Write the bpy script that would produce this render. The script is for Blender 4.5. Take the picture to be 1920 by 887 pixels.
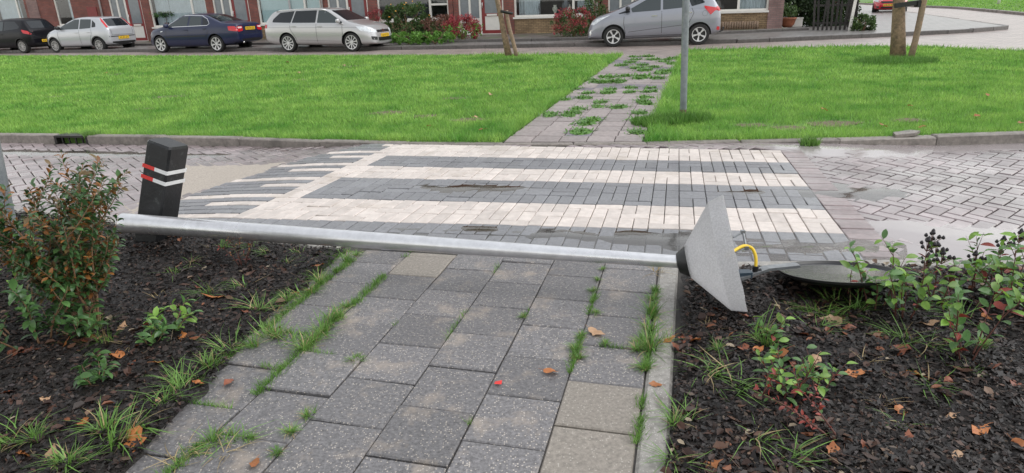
import bpy, bmesh, math, random
import numpy as np
from mathutils import Vector, Matrix, noise as mnoise
from mathutils.bvhtree import BVHTree

for o in list(bpy.data.objects):
    bpy.data.objects.remove(o)
S = bpy.context.scene
COL = S.collection
random.seed(7)
RNG = np.random.default_rng(7)
R = math.radians

# ------------------------------------------------------------------ camera
PITCH, ROLL, CAMH, FPX = 0.3449, -0.036, 1.4713, 1245.0
cp, sp, cr, sr = math.cos(PITCH), math.sin(PITCH), math.cos(ROLL), math.sin(ROLL)
FWD = Vector((0, cp, -sp)); UP0 = Vector((0, sp, cp)); RT0 = Vector((1, 0, 0))
RT = cr * RT0 + sr * UP0
UPV = -sr * RT0 + cr * UP0
cam = bpy.data.cameras.new('camera')
cam.sensor_width = 36.0
cam.lens = 36.0 * FPX / 1920.0
cam.clip_end = 1500
co = bpy.data.objects.new('camera', cam)
COL.objects.link(co)
M = Matrix((RT, UPV, -FWD)).transposed().to_4x4()
M.translation = Vector((0, 0, CAMH))
co.matrix_world = M
S.camera = co

# ------------------------------------------------------------------ sky, sun, exposure (bright overcast after rain)
SUN_EL, SUN_AZ = R(55), R(95)          # azimuth clockwise from +Y
W = bpy.data.worlds.new('World'); S.world = W; W.use_nodes = True
wn = W.node_tree; wn.nodes.clear()
sky = wn.nodes.new('ShaderNodeTexSky'); sky.sky_type = 'NISHITA'
sky.sun_disc = False; sky.sun_elevation = SUN_EL; sky.sun_rotation = SUN_AZ
sky.air_density = 2.0; sky.dust_density = 0.5; sky.ozone_density = 1.0
hs = wn.nodes.new('ShaderNodeHueSaturation'); hs.inputs['Saturation'].default_value = 0.16
bg = wn.nodes.new('ShaderNodeBackground'); bg.inputs['Strength'].default_value = 0.15
wo = wn.nodes.new('ShaderNodeOutputWorld')
wn.links.new(sky.outputs[0], hs.inputs['Color']); wn.links.new(hs.outputs[0], bg.inputs[0]); wn.links.new(bg.outputs[0], wo.inputs[0])
sl = bpy.data.lights.new('sun', 'SUN'); sl.energy = 1.0; sl.angle = R(50); sl.color = (1.0, 0.97, 0.93)
so = bpy.data.objects.new('sun', sl); COL.objects.link(so)
sd = Vector((math.sin(SUN_AZ) * math.cos(SUN_EL), math.cos(SUN_AZ) * math.cos(SUN_EL), math.sin(SUN_EL)))
so.rotation_euler = sd.to_track_quat('Z', 'Y').to_euler()
S.view_settings.view_transform = 'Standard'; S.view_settings.look = 'None'
S.view_settings.gamma = 1.0; S.view_settings.use_curve_mapping = False
S.view_settings.exposure = 0.62
S.render.engine = 'CYCLES'

# ------------------------------------------------------------------ helpers
def gp(u, v, z=0.0):
    """ground point (x, y) seen at photo pixel u, v on the level z"""
    d = FWD + (u - 960) / FPX * RT - (v - 443.5) / FPX * UPV
    t = (z - CAMH) / d.z
    return (t * d.x, t * d.y)

def tag(o, label=None, cat=None, group=None, kind=None):
    if label: o['label'] = label
    if cat: o['category'] = cat
    if group: o['group'] = group
    if kind: o['kind'] = kind
    return o

def empty(name, loc=(0, 0, 0), rz=0.0, label=None, cat=None, group=None, kind=None):
    o = bpy.data.objects.new(name, None); COL.objects.link(o)
    o.empty_display_size = 0.1
    o.location = loc; o.rotation_euler = (0, 0, rz)
    return tag(o, label, cat, group, kind)

def link(name, me, parent=None, loc=None, mtx=None):
    o = bpy.data.objects.new(name, me); COL.objects.link(o)
    if parent is not None: o.parent = parent
    if mtx is not None: o.matrix_local = mtx
    elif loc is not None: o.location = loc
    return o

class MB:
    def __init__(s): s.v = []; s.f = []; s.m = []
    def add(s, vs, fs, mi=0):
        b = len(s.v); s.v += [tuple(p) for p in vs]
        s.f += [tuple(b + i for i in f) for f in fs]; s.m += [mi] * len(fs); return s
    def box(s, c, d, mi=0, rz=0.0, rot=None):
        x, y, z = d[0] / 2, d[1] / 2, d[2] / 2
        vs = [Vector(p) for p in ((-x, -y, -z), (x, -y, -z), (x, y, -z), (-x, y, -z), (-x, -y, z), (x, -y, z), (x, y, z), (-x, y, z))]
        m = rot if rot is not None else Matrix.Rotation(rz, 3, 'Z')
        return s.add([m @ p + Vector(c) for p in vs], [(3, 2, 1, 0), (4, 5, 6, 7), (0, 1, 5, 4), (1, 2, 6, 5), (2, 3, 7, 6), (3, 0, 4, 7)], mi)
    def bb(s, x0, x1, y0, y1, z0, z1, mi=0):
        return s.box(((x0 + x1) / 2, (y0 + y1) / 2, (z0 + z1) / 2), (x1 - x0, y1 - y0, z1 - z0), mi)
    def cbox(s, c, d, ch=0.004, mi=0, axes=None):
        """box open below, with chamfered top edges (paving stone)"""
        x, y, z = d[0] / 2, d[1] / 2, d[2]
        vs = []
        for (k, zz) in ((0, -z), (0, -ch), (ch, 0)):
            vs += [(-x + k, -y + k, zz), (x - k, -y + k, zz), (x - k, y - k, zz), (-x + k, y - k, zz)]
        m = axes if axes is not None else Matrix.Identity(3)
        fs = [(8, 9, 10, 11)]
        for r in (0, 4):
            for i in range(4):
                j = (i + 1) % 4; fs.append((r + i, r + j, r + 4 + j, r + 4 + i))
        return s.add([m @ Vector(p) + Vector(c) for p in vs], fs, mi)
    def tube(s, pts, rad, n=8, mi=0, caps=True):
        pts = [Vector(p) for p in pts]
        if not hasattr(rad, '__len__'): rad = [rad] * len(pts)
        b = len(s.v); t0 = None; nrm = None
        for i, p in enumerate(pts):
            t = (pts[min(i + 1, len(pts) - 1)] - pts[max(i - 1, 0)]).normalized()
            if nrm is None:
                nrm = t.cross(Vector((0, 0, 1)) if abs(t.z) < 0.9 else Vector((1, 0, 0))).normalized()
            nrm = (nrm - t * nrm.dot(t)).normalized()
            bn = t.cross(nrm)
            for k in range(n):
                a = 2 * math.pi * k / n
                s.v.append(tuple(p + rad[i] * (math.cos(a) * nrm + math.sin(a) * bn)))
        for i in range(len(pts) - 1):
            for k in range(n):
                k2 = (k + 1) % n
                s.f.append((b + i * n + k, b + (i + 1) * n + k, b + (i + 1) * n + k2, b + i * n + k2)); s.m.append(mi)
        if caps:
            s.f.append(tuple(b + k for k in range(n))); s.m.append(mi)
            e = b + (len(pts) - 1) * n
            s.f.append(tuple(e + n - 1 - k for k in range(n))); s.m.append(mi)
        return s
    def lathe(s, prof, n=24, mi=0, mtx=None, close=False):
        """prof = [(radius, height)]; axis Z"""
        mtx = mtx or Matrix.Identity(4)
        b = len(s.v)
        for (r, h) in prof:
            for k in range(n):
                a = 2 * math.pi * k / n
                s.v.append(tuple(mtx @ Vector((r * math.cos(a), r * math.sin(a), h))))
        m = len(prof)
        for i in range(m if close else m - 1):
            i2 = (i + 1) % m
            for k in range(n):
                k2 = (k + 1) % n
                s.f.append((b + i * n + k, b + i * n + k2, b + i2 * n + k2, b + i2 * n + k)); s.m.append(mi)
        return s
    def prism(s, poly, z0, z1, mi=0):
        n = len(poly); b = len(s.v)
        s.v += [(p[0], p[1], z0) for p in poly] + [(p[0], p[1], z1) for p in poly]
        s.f.append(tuple(b + n + i for i in range(n))); s.m.append(mi)
        s.f.append(tuple(b + n - 1 - i for i in range(n))); s.m.append(mi)
        for i in range(n):
            j = (i + 1) % n
            s.f.append((b + i, b + j, b + n + j, b + n + i)); s.m.append(mi)
        return s
    def mesh(s, name, mats, smooth=False):
        me = bpy.data.meshes.new(name)
        me.from_pydata(s.v, [], s.f)
        for m in (mats if isinstance(mats, (list, tuple)) else [mats]): me.materials.append(m)
        if any(s.m): me.polygons.foreach_set('material_index', s.m)
        if smooth: me.polygons.foreach_set('use_smooth', [True] * len(me.polygons))
        me.update(); return me
    def build(s, name, mats, parent=None, smooth=False, loc=None):
        return link(name, s.mesh(name, mats, smooth), parent, loc)

def smooth_by_angle(me, ang=35):
    me.polygons.foreach_set('use_smooth', [True] * len(me.polygons))
    try: me.set_sharp_from_angle(angle=R(ang))
    except Exception: pass
    return me

ORD1 = 'first second third fourth fifth sixth seventh eighth ninth tenth eleventh twelfth thirteenth fourteenth fifteenth sixteenth seventeenth eighteenth nineteenth'.split()
TENS = {20: 'twent', 30: 'thirt', 40: 'fort', 50: 'fift', 60: 'sixt'}
def ordinal(n):
    if n < 20: return ORD1[n - 1]
    t, u = n // 10 * 10, n % 10
    return TENS[t] + 'ieth' if u == 0 else TENS[t] + 'y-' + ORD1[u - 1]
RANKED = {}
def rank_later(o, base, ref, key): RANKED.setdefault((base, ref), []).append((key, o))
def apply_ranks():
    for (base, ref), L in RANKED.items():
        L.sort(key=lambda q: q[0])
        for k, (_, o) in enumerate(L): o['label'] = '%s, %s from the %s' % (base, ordinal(k + 1), ref)

def struct(name, o): return tag(o, kind='structure')

def inpoly(x, y, poly):
    x = np.asarray(x); y = np.asarray(y); r = np.zeros(x.shape, bool)
    n = len(poly)
    for i in range(n):
        x0, y0 = poly[i]; x1, y1 = poly[(i + 1) % n]
        c = ((y0 > y) != (y1 > y)) & (x < (x1 - x0) * (y - y0) / ((y1 - y0) if y1 != y0 else 1e-9) + x0)
        r ^= c
    return r

def polyedge_dist(x, y, poly):
    d = np.full(np.shape(x), 1e9)
    for i in range(len(poly)):
        ax, ay = poly[i]; bx, by = poly[(i + 1) % len(poly)]
        l2 = (bx - ax) ** 2 + (by - ay) ** 2 + 1e-12
        t = np.clip(((x - ax) * (bx - ax) + (y - ay) * (by - ay)) / l2, 0, 1)
        d = np.minimum(d, np.hypot(x - ax - t * (bx - ax), y - ay - t * (by - ay)))
    return d

# ------------------------------------------------------------------ materials
def nodes_of(name):
    m = bpy.data.materials.new(name); m.use_nodes = True
    nt = m.node_tree; return m, nt, nt.nodes['Principled BSDF']
def c4(c): return (c[0], c[1], c[2], 1.0)

def mat(name, col, rough=0.6, var=0.15, scale=6.0, bump=0.0, bscale=60.0, metal=0.0, spec=0.5, rnd=0.0, rvar=0.0, detail=5,
        spots=None, spot_scale=60.0, spot_amt=0.35, col2=None, c2scale=3.0, c2lo=0.45, c2hi=0.6, coord='pos', coat=0.0, crough=0.04, dist=0.003):
    """one surface colour with fine variation, optional second tone in patches, aggregate spots, bump and per-object tone"""
    m, nt, b = nodes_of(name); N = nt.nodes.new; L = nt.links.new
    if coord == 'pos':
        src = N('ShaderNodeNewGeometry').outputs['Position']
    else:
        src = N('ShaderNodeTexCoord').outputs['Object']
    nz = N('ShaderNodeTexNoise'); nz.inputs['Scale'].default_value = scale; nz.inputs['Detail'].default_value = detail
    nz.inputs['Roughness'].default_value = 0.65
    L(src, nz.inputs['Vector'])
    mx = N('ShaderNodeMix'); mx.data_type = 'RGBA'
    mx.inputs[6].default_value = c4([c * (1 - var) for c in col]); mx.inputs[7].default_value = c4([min(1, c * (1 + var)) for c in col])
    rmp = N('ShaderNodeMapRange'); rmp.inputs[1].default_value = 0.3; rmp.inputs[2].default_value = 0.7
    L(nz.outputs[0], rmp.inputs[0]); L(rmp.outputs[0], mx.inputs[0])
    out = mx.outputs[2]
    if col2 is not None:
        n2 = N('ShaderNodeTexNoise'); n2.inputs['Scale'].default_value = c2scale; n2.inputs['Detail'].default_value = 6
        n2.inputs['Roughness'].default_value = 0.7
        L(src, n2.inputs['Vector'])
        r2 = N('ShaderNodeMapRange'); r2.inputs[1].default_value = c2lo; r2.inputs[2].default_value = c2hi
        L(n2.outputs[0], r2.inputs[0])
        m2 = N('ShaderNodeMix'); m2.data_type = 'RGBA'; m2.inputs[7].default_value = c4(col2)
        L(r2.outputs[0], m2.inputs[0]); L(out, m2.inputs[6]); out = m2.outputs[2]
    if spots is not None:
        vo = N('ShaderNodeTexVoronoi'); vo.inputs['Scale'].default_value = spot_scale
        L(src, vo.inputs['Vector'])
        sep = N('ShaderNodeSeparateColor'); L(vo.outputs['Color'], sep.inputs[0])
        lt = N('ShaderNodeMath'); lt.operation = 'GREATER_THAN'; lt.inputs[1].default_value = 1 - spot_amt
        L(sep.outputs[0], lt.inputs[0])
        ds = N('ShaderNodeMath'); ds.operation = 'LESS_THAN'; ds.inputs[1].default_value = 0.42
        L(vo.outputs['Distance'], ds.inputs[0])
        mm = N('ShaderNodeMath'); mm.operation = 'MULTIPLY'; L(lt.outputs[0], mm.inputs[0]); L(ds.outputs[0], mm.inputs[1])
        m3 = N('ShaderNodeMix'); m3.data_type = 'RGBA'; m3.inputs[7].default_value = c4(spots)
        L(mm.outputs[0], m3.inputs[0]); L(out, m3.inputs[6]); out = m3.outputs[2]
    if rnd > 0:
        oi = N('ShaderNodeObjectInfo'); mr = N('ShaderNodeMapRange')
        mr.inputs[3].default_value = 1 - rnd; mr.inputs[4].default_value = 1 + rnd
        L(oi.outputs['Random'], mr.inputs[0])
        hv = N('ShaderNodeHueSaturation'); L(mr.outputs[0], hv.inputs['Value']); L(out, hv.inputs['Color']); out = hv.outputs[0]
    L(out, b.inputs['Base Color'])
    b.inputs['Roughness'].default_value = rough; b.inputs['Metallic'].default_value = metal
    b.inputs['Specular IOR Level'].default_value = spec
    if coat: b.inputs['Coat Weight'].default_value = coat; b.inputs['Coat Roughness'].default_value = crough
    if rvar > 0:
        n4 = N('ShaderNodeTexNoise'); n4.inputs['Scale'].default_value = 2.2; n4.inputs['Detail'].default_value = 4; L(src, n4.inputs['Vector'])
        r4 = N('ShaderNodeMapRange'); r4.inputs[1].default_value = 0.35; r4.inputs[2].default_value = 0.65
        r4.inputs[3].default_value = max(0.05, rough - rvar); r4.inputs[4].default_value = min(1, rough + rvar)
        L(n4.outputs[0], r4.inputs[0]); L(r4.outputs[0], b.inputs['Roughness'])
    if bump > 0:
        n3 = N('ShaderNodeTexNoise'); n3.inputs['Scale'].default_value = bscale; n3.inputs['Detail'].default_value = 6; L(src, n3.inputs['Vector'])
        bp = N('ShaderNodeBump'); bp.inputs['Strength'].default_value = bump; bp.inputs['Distance'].default_value = dist
        L(n3.outputs[0], bp.inputs['Height']); L(bp.outputs[0], b.inputs['Normal'])
    return m

def leafmat(name, col, col2=None, rough=0.45, trans=0.25, pscale=2.0, rnd=0.25):
    """leaf: tone varies over place and from object to object, a little light passes through"""
    m, nt, b = nodes_of(name); N = nt.nodes.new; L = nt.links.new
    src = N('ShaderNodeNewGeometry')
    nz = N('ShaderNodeTexNoise'); nz.inputs['Scale'].default_value = pscale; nz.inputs['Detail'].default_value = 6; nz.inputs['Roughness'].default_value = 0.75
    L(src.outputs['Position'], nz.inputs['Vector'])
    mr = N('ShaderNodeMapRange'); mr.inputs[1].default_value = 0.35; mr.inputs[2].default_value = 0.65; L(nz.outputs[0], mr.inputs[0])
    mx = N('ShaderNodeMix'); mx.data_type = 'RGBA'
    mx.inputs[6].default_value = c4(col); mx.inputs[7].default_value = c4(col2 or [c * 1.7 for c in col]); L(mr.outputs[0], mx.inputs[0])
    oi = N('ShaderNodeObjectInfo'); ri = N('ShaderNodeMath'); ri.operation = 'ADD'
    L(oi.outputs['Random'], ri.inputs[0]); L(src.outputs['Random Per Island'], ri.inputs[1])
    fr = N('ShaderNodeMath'); fr.operation = 'FRACT'; L(ri.outputs[0], fr.inputs[0])
    m2 = N('ShaderNodeMapRange'); m2.inputs[3].default_value = 1 - rnd; m2.inputs[4].default_value = 1 + rnd; L(fr.outputs[0], m2.inputs[0])
    hv = N('ShaderNodeHueSaturation'); L(m2.outputs[0], hv.inputs['Value']); L(mx.outputs[2], hv.inputs['Color'])
    L(hv.outputs[0], b.inputs['Base Color']); b.inputs['Roughness'].default_value = rough
    tr = N('ShaderNodeBsdfTranslucent'); L(hv.outputs[0], tr.inputs[0])
    ms = N('ShaderNodeMixShader'); ms.inputs[0].default_value = trans
    out = nt.nodes['Material Output']
    L(b.outputs[0], ms.inputs[1]); L(tr.outputs[0], ms.inputs[2]); L(ms.outputs[0], out.inputs['Surface'])
    return m

def brickmat(name, c1, c2, mortar, bw=0.21, bh=0.065, rough=0.75, axis='x', spec=0.4, bump=0.4, mort=0.01):
    """procedural brickwork for surfaces too far off to pick bricks apart; object space, u along x"""
    m, nt, b = nodes_of(name); N = nt.nodes.new; L = nt.links.new
    tc = N('ShaderNodeTexCoord'); sx = N('ShaderNodeSeparateXYZ'); L(tc.outputs['Object'], sx.inputs[0])
    cb = N('ShaderNodeCombineXYZ')
    if axis == 'x':      # wall: x + y along, z up
        ad = N('ShaderNodeMath'); ad.operation = 'ADD'; L(sx.outputs[0], ad.inputs[0]); L(sx.outputs[1], ad.inputs[1])
        L(ad.outputs[0], cb.inputs[0]); L(sx.outputs[2], cb.inputs[1])
    else:
        L(sx.outputs[0], cb.inputs[0]); L(sx.outputs[1], cb.inputs[1])
    br = N('ShaderNodeTexBrick'); L(cb.outputs[0], br.inputs['Vector'])
    br.inputs['Color1'].default_value = c4(c1); br.inputs['Color2'].default_value = c4(c2); br.inputs['Mortar'].default_value = c4(mortar)
    br.inputs['Scale'].default_value = 1.0; br.inputs['Brick Width'].default_value = bw; br.inputs['Row Height'].default_value = bh
    br.inputs['Mortar Size'].default_value = mort; br.inputs['Bias'].default_value = 0.0
    nz = N('ShaderNodeTexNoise'); nz.inputs['Scale'].default_value = 2.5; nz.inputs['Detail'].default_value = 7; L(tc.outputs['Object'], nz.inputs['Vector'])
    mr = N('ShaderNodeMapRange'); mr.inputs[1].default_value = 0.3; mr.inputs[2].default_value = 0.7; mr.inputs[3].default_value = 0.75; mr.inputs[4].default_value = 1.2
    L(nz.outputs[0], mr.inputs[0])
    hv = N('ShaderNodeHueSaturation'); L(br.outputs[0], hv.inputs['Color']); L(mr.outputs[0], hv.inputs['Value'])
    L(hv.outputs[0], b.inputs['Base Color']); b.inputs['Roughness'].default_value = rough; b.inputs['Specular IOR Level'].default_value = spec
    bp = N('ShaderNodeBump'); bp.inputs['Strength'].default_value = bump; bp.inputs['Distance'].default_value = 0.005; bp.invert = True
    L(br.outputs['Fac'], bp.inputs['Height']); L(bp.outputs[0], b.inputs['Normal'])
    return m

def watermat(name, tint, ripple=0.0, rscale=30.0, mud=0.35, stretch=1.0):
    """shallow rain water: clear film with some mud in it and a Fresnel mirror on top"""
    m, nt, b = nodes_of(name); N = nt.nodes.new; L = nt.links.new
    nt.nodes.remove(b); out = nt.nodes['Material Output']
    tr = N('ShaderNodeBsdfTransparent'); tr.inputs[0].default_value = (0.62, 0.58, 0.54, 1)
    df = N('ShaderNodeBsdfDiffuse'); df.inputs[0].default_value = c4(tint)
    m1 = N('ShaderNodeMixShader'); m1.inputs[0].default_value = mud; L(tr.outputs[0], m1.inputs[1]); L(df.outputs[0], m1.inputs[2])
    gl = N('ShaderNodeBsdfGlossy'); gl.inputs['Roughness'].default_value = 0.03; gl.inputs[0].default_value = (1, 1, 1, 1)
    fr = N('ShaderNodeFresnel'); fr.inputs['IOR'].default_value = 1.45
    m2 = N('ShaderNodeMixShader'); L(fr.outputs[0], m2.inputs[0]); L(m1.outputs[0], m2.inputs[1]); L(gl.outputs[0], m2.inputs[2])
    if ripple > 0:
        ge = N('ShaderNodeNewGeometry'); mp = N('ShaderNodeMapping'); mp.inputs['Scale'].default_value = (1, stretch, 1); mp.inputs['Rotation'].default_value = (0, 0, 0.25)
        L(ge.outputs['Position'], mp.inputs[0])
        nz = N('ShaderNodeTexNoise'); nz.inputs['Scale'].default_value = rscale; nz.inputs['Detail'].default_value = 3; nz.inputs['Distortion'].default_value = 1.2
        L(mp.outputs[0], nz.inputs['Vector'])
        bp = N('ShaderNodeBump'); bp.inputs['Strength'].default_value = 1.0; bp.inputs['Distance'].default_value = ripple
        L(nz.outputs[0], bp.inputs['Height']); L(bp.outputs[0], gl.inputs['Normal']); L(bp.outputs[0], fr.inputs['Normal'])
    L(m2.outputs[0], out.inputs['Surface']); return m

def glassmat(name, tint=(0.9, 0.93, 0.94)):
    m, nt, b = nodes_of(name); N = nt.nodes.new; L = nt.links.new
    nt.nodes.remove(b); out = nt.nodes['Material Output']
    tr = N('ShaderNodeBsdfTransparent'); tr.inputs[0].default_value = c4(tint)
    gl = N('ShaderNodeBsdfGlossy'); gl.inputs['Roughness'].default_value = 0.01
    lw = N('ShaderNodeLayerWeight'); lw.inputs['Blend'].default_value = 0.5
    pw = N('ShaderNodeMath'); pw.operation = 'POWER'; pw.inputs[1].default_value = 4.0; L(lw.outputs['Facing'], pw.inputs[0])
    fr = N('ShaderNodeMath'); fr.operation = 'MULTIPLY_ADD'; fr.inputs[1].default_value = 0.9; fr.inputs[2].default_value = 0.06; L(pw.outputs[0], fr.inputs[0])
    m2 = N('ShaderNodeMixShader'); L(fr.outputs[0], m2.inputs[0]); L(tr.outputs[0], m2.inputs[1]); L(gl.outputs[0], m2.inputs[2])
    L(m2.outputs[0], out.inputs['Surface']); return m
# ================================================================== THE SETTING
m_joint = mat('road joint grit', (0.045, 0.04, 0.036), 0.8, 0.4, 30, bump=0.5)
m_brick = mat('purple brown road brick', (0.235, 0.19, 0.194), 0.36, 0.22, 9, bump=0.35, bscale=120, rnd=0.22, rvar=0.16, col2=(0.13, 0.10, 0.10), c2scale=0.9, c2lo=0.46, c2hi=0.62, coat=0.45, crough=0.22)
m_bgrey = mat('dark grey crossing brick', (0.15, 0.15, 0.162), 0.42, 0.25, 30, bump=0.35, bscale=150, rnd=0.14, rvar=0.14, spots=(0.22, 0.22, 0.22), spot_scale=170, spot_amt=0.3, coat=0.35, crough=0.2)
m_bwhite = mat('white painted crossing brick', (0.55, 0.49, 0.45), 0.5, 0.14, 14, bump=0.3, bscale=140, rnd=0.11, rvar=0.12, col2=(0.36, 0.30, 0.24), c2scale=2.3, c2lo=0.55, c2hi=0.80)
m_bedge = mat('red grey edging brick', (0.205, 0.155, 0.155), 0.4, 0.25, 20, bump=0.3, bscale=150, rnd=0.2, rvar=0.12, coat=0.4, crough=0.22)
m_tile = mat('dark grey aggregate paving tile', (0.134, 0.128, 0.131), 0.55, 0.5, 70, bump=0.7, bscale=190, rnd=0.17, rvar=0.15, spots=(0.38, 0.34, 0.30), spot_scale=135, spot_amt=0.16, col2=(0.29, 0.245, 0.205), c2scale=4.5, c2lo=0.53, c2hi=0.72, coat=0.12, crough=0.3)
m_tiletan = mat('tan concrete paving tile', (0.225, 0.20, 0.172), 0.55, 0.3, 70, bump=0.6, bscale=190, rnd=0.05, rvar=0.12, spots=(0.36, 0.33, 0.29), spot_scale=140, spot_amt=0.12)
m_tilepink = mat('pale pinkish far path tile', (0.275, 0.235, 0.225), 0.5, 0.25, 18, bump=0.4, bscale=100, rnd=0.14, rvar=0.15)
m_tiledark = mat('dark violet far path tile', (0.17, 0.15, 0.17), 0.42, 0.25, 18, bump=0.4, bscale=100, rnd=0.12, rvar=0.12)
m_kerb = mat('weathered concrete kerb', (0.21, 0.185, 0.165), 0.6, 0.28, 25, bump=0.6, bscale=90, rnd=0.12, rvar=0.12, col2=(0.10, 0.09, 0.08), c2scale=4, c2lo=0.5, c2hi=0.7)
m_edge = mat('grey concrete edging', (0.27, 0.255, 0.235), 0.6, 0.28, 40, bump=0.6, bscale=120, rnd=0.06, spots=(0.42, 0.4, 0.37), spot_scale=150, spot_amt=0.15, col2=(0.14, 0.125, 0.11), c2scale=6, c2lo=0.55, c2hi=0.72)
m_soil = mat('wet black soil', (0.011, 0.008, 0.0065), 0.7, 0.5, 40, bump=1.0, bscale=70, dist=0.01, rvar=0.2)
m_ground = mat('plain earth', (0.10, 0.085, 0.07), 0.9, 0.3, 0.6)
m_turf = mat('turf base', (0.09, 0.18, 0.03), 0.8, 0.45, 7, bump=0.5, bscale=60, col2=(0.085, 0.07, 0.04), c2scale=2.2, c2lo=0.66, c2hi=0.76)
m_grass = leafmat('lawn grass blade', (0.105, 0.30, 0.04), (0.36, 0.56, 0.125), 0.5, 0.35, 1.1, 0.42)
m_tuft = leafmat('weed grass blade', (0.10, 0.22, 0.04), (0.20, 0.36, 0.08), 0.45, 0.35, 9.0, 0.35)
m_weed = leafmat('low weed leaf', (0.075, 0.19, 0.03), (0.14, 0.29, 0.05), 0.5, 0.3, 5.0, 0.3)
m_straw = leafmat('dry straw blade', (0.30, 0.22, 0.10), (0.42, 0.33, 0.18), 0.6, 0.2, 9.0, 0.3)

def sstep(t):
    t = max(0.0, min(1.0, t)); return t * t * (3 - 2 * t)
def zroad(x, y):
    xl = -2.09 + (y - 4.71) * 0.327
    xr = 2.40 + (y - 4.06) * 0.226
    return -0.06 * sstep((xl - x) / 1.5) - 0.06 * sstep((x - xr) / 1.6)

# ---- base earth and the far road sheet
g = MB().add([(-400, -200, -0.4), (400, -200, -0.4), (400, 500, -0.4), (-400, 500, -0.4)], [(0, 1, 2, 3)]).build('ground', m_ground); tag(g, kind='structure')
m_farroad = brickmat('far road brick paving', (0.36, 0.295, 0.27), (0.28, 0.23, 0.215), (0.15, 0.135, 0.11), 0.22, 0.11, 0.38, 'z', bump=0.3)
fr = MB().add([(-90, 12, -0.1), (90, 12, -0.1), (90, 150, -0.1), (-90, 150, -0.1)], [(0, 1, 2, 3)]).build('far_road', m_farroad); tag(fr, kind='structure')

# ---- near road, its base sheet
NEAR = [(-14, 9.2), (-8, 6.7), (-4.5, 5.35), (-2.6, 4.62), (-1.03, 3.99), (0.94, 3.53), (1.38, 3.50), (2.78, 3.39), (4.5, 3.32), (9, 3.4)]
FAR = [(-14, 10.25), (-6.56, 8.55), (-5.37, 8.28), (-3.53, 7.87), (-2.17, 7.5), (-1.3, 7.28), (-0.08, 7.02), (1.43, 6.77), (2.49, 6.68), (3.47, 6.5), (3.9, 6.5), (5.16, 6.48), (9, 6.8)]
ROADPOLY = NEAR + FAR[::-1]
mb = MB(); nx, ny = 93, 34
xs = np.linspace(-14, 9, nx); ys = np.linspace(2.6, 11, ny)
for y in ys:
    for x in xs: mb.v.append((x, y, zroad(x, y) - 0.022))
for j in range(ny - 1):
    for i in range(nx - 1):
        a = j * nx + i; mb.f.append((a, a + 1, a + nx + 1, a + nx)); mb.m.append(0)
road = mb.build('road', m_joint, smooth=True); tag(road, kind='structure')

# ---- zebra crossing: every brick laid by itself
CQ = [Vector((-2.09, 4.73)), Vector((2.10, 3.93)), Vector((2.62, 6.28)), Vector((-1.26, 7.25))]
CW, CD = 4.10, 2.40
def cross_pt(a, b):
    u, v = a / CW, b / CD
    return CQ[0] * (1 - u) * (1 - v) + CQ[1] * u * (1 - v) + CQ[2] * u * v + CQ[3] * (1 - u) * v
def brick_mesh(name, sx, sy, m, ch=0.004, h=0.06):
    return MB().cbox((0, 0, 0), (sx, sy, h), ch).mesh(name, m)
BM = {}
def bmesh_for(key, m, sx=0.2, sy=0.1):
    if key not in BM: BM[key] = brick_mesh(key, sx - 0.005, sy - 0.005, m)
    return BM[key]
def place_brick(name, me, parent, pt, ax, sx, sy, z, tilt=0.006):
    """ax = unit vector of the brick's long side"""
    x = Vector((ax.x, ax.y, 0)).normalized(); y = Vector((-x.y, x.x, 0))
    m3 = Matrix((x * sx, y * sy, Vector((0, 0, 1)))).transposed()
    m3 = Matrix.Rotation(random.gauss(0, tilt), 3, 'X') @ Matrix.Rotation(random.gauss(0, tilt), 3, 'Y') @ m3
    M4 = m3.to_4x4(); M4.translation = Vector((pt.x, pt.y, z))
    return link(name, me, parent, mtx=M4)
crossing = empty('zebra_crossing', (0, 0, 0)); tag(crossing, kind='structure')
BANDS = [(-7, 0, 'g'), (0, 5, 'w'), (5, 11, 'g'), (11, 15, 'w'), (15, 19, 'g'), (19, 24, 'w')]
COLSEQ = {5: (['H', 'V', 'V'], ['V', 'H', 'V'], ['V', 'V', 'H']), 6: (['V', 'H', 'H', 'V'], ['H', 'V', 'V', 'H'], ['V', 'V', 'V']),
          4: (['H', 'V', 'H'], ['V', 'V'], ['V', 'H', 'H']), 7: (['H', 'V', 'V', 'V'], ['V', 'H', 'V', 'V'], ['V', 'V', 'H', 'V'])}
def near_y(x):
    return float(np.interp(x, [p[0] for p in NEAR], [p[1] for p in NEAR]))
def lay(a0, a1, b0, b1, key):
    p = cross_pt((a0 + a1) / 2, (b0 + b1) / 2)
    if p.y < near_y(p.x) + 0.04: return
    ex = cross_pt(a1, (b0 + b1) / 2) - cross_pt(a0, (b0 + b1) / 2); ey = cross_pt((a0 + a1) / 2, b1) - cross_pt((a0 + a1) / 2, b0)
    nm = {'g': 'grey_brick', 'w': 'white_brick', 'e': 'edge_brick'}[key]; m = {'g': m_bgrey, 'w': m_bwhite, 'e': m_bedge}[key]
    z = random.gauss(0, 0.0015) + zroad(p.x, p.y)
    if a1 - a0 > b1 - b0: place_brick(nm, bmesh_for(nm + 'H', m), crossing, p, ex, ex.length / 0.2, ey.length / 0.1, z)
    else: place_brick(nm, bmesh_for(nm + 'V', m), crossing, p, ey, ey.length / 0.2, ex.length / 0.1, z)
NC = 21; cw = CW / NC
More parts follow.
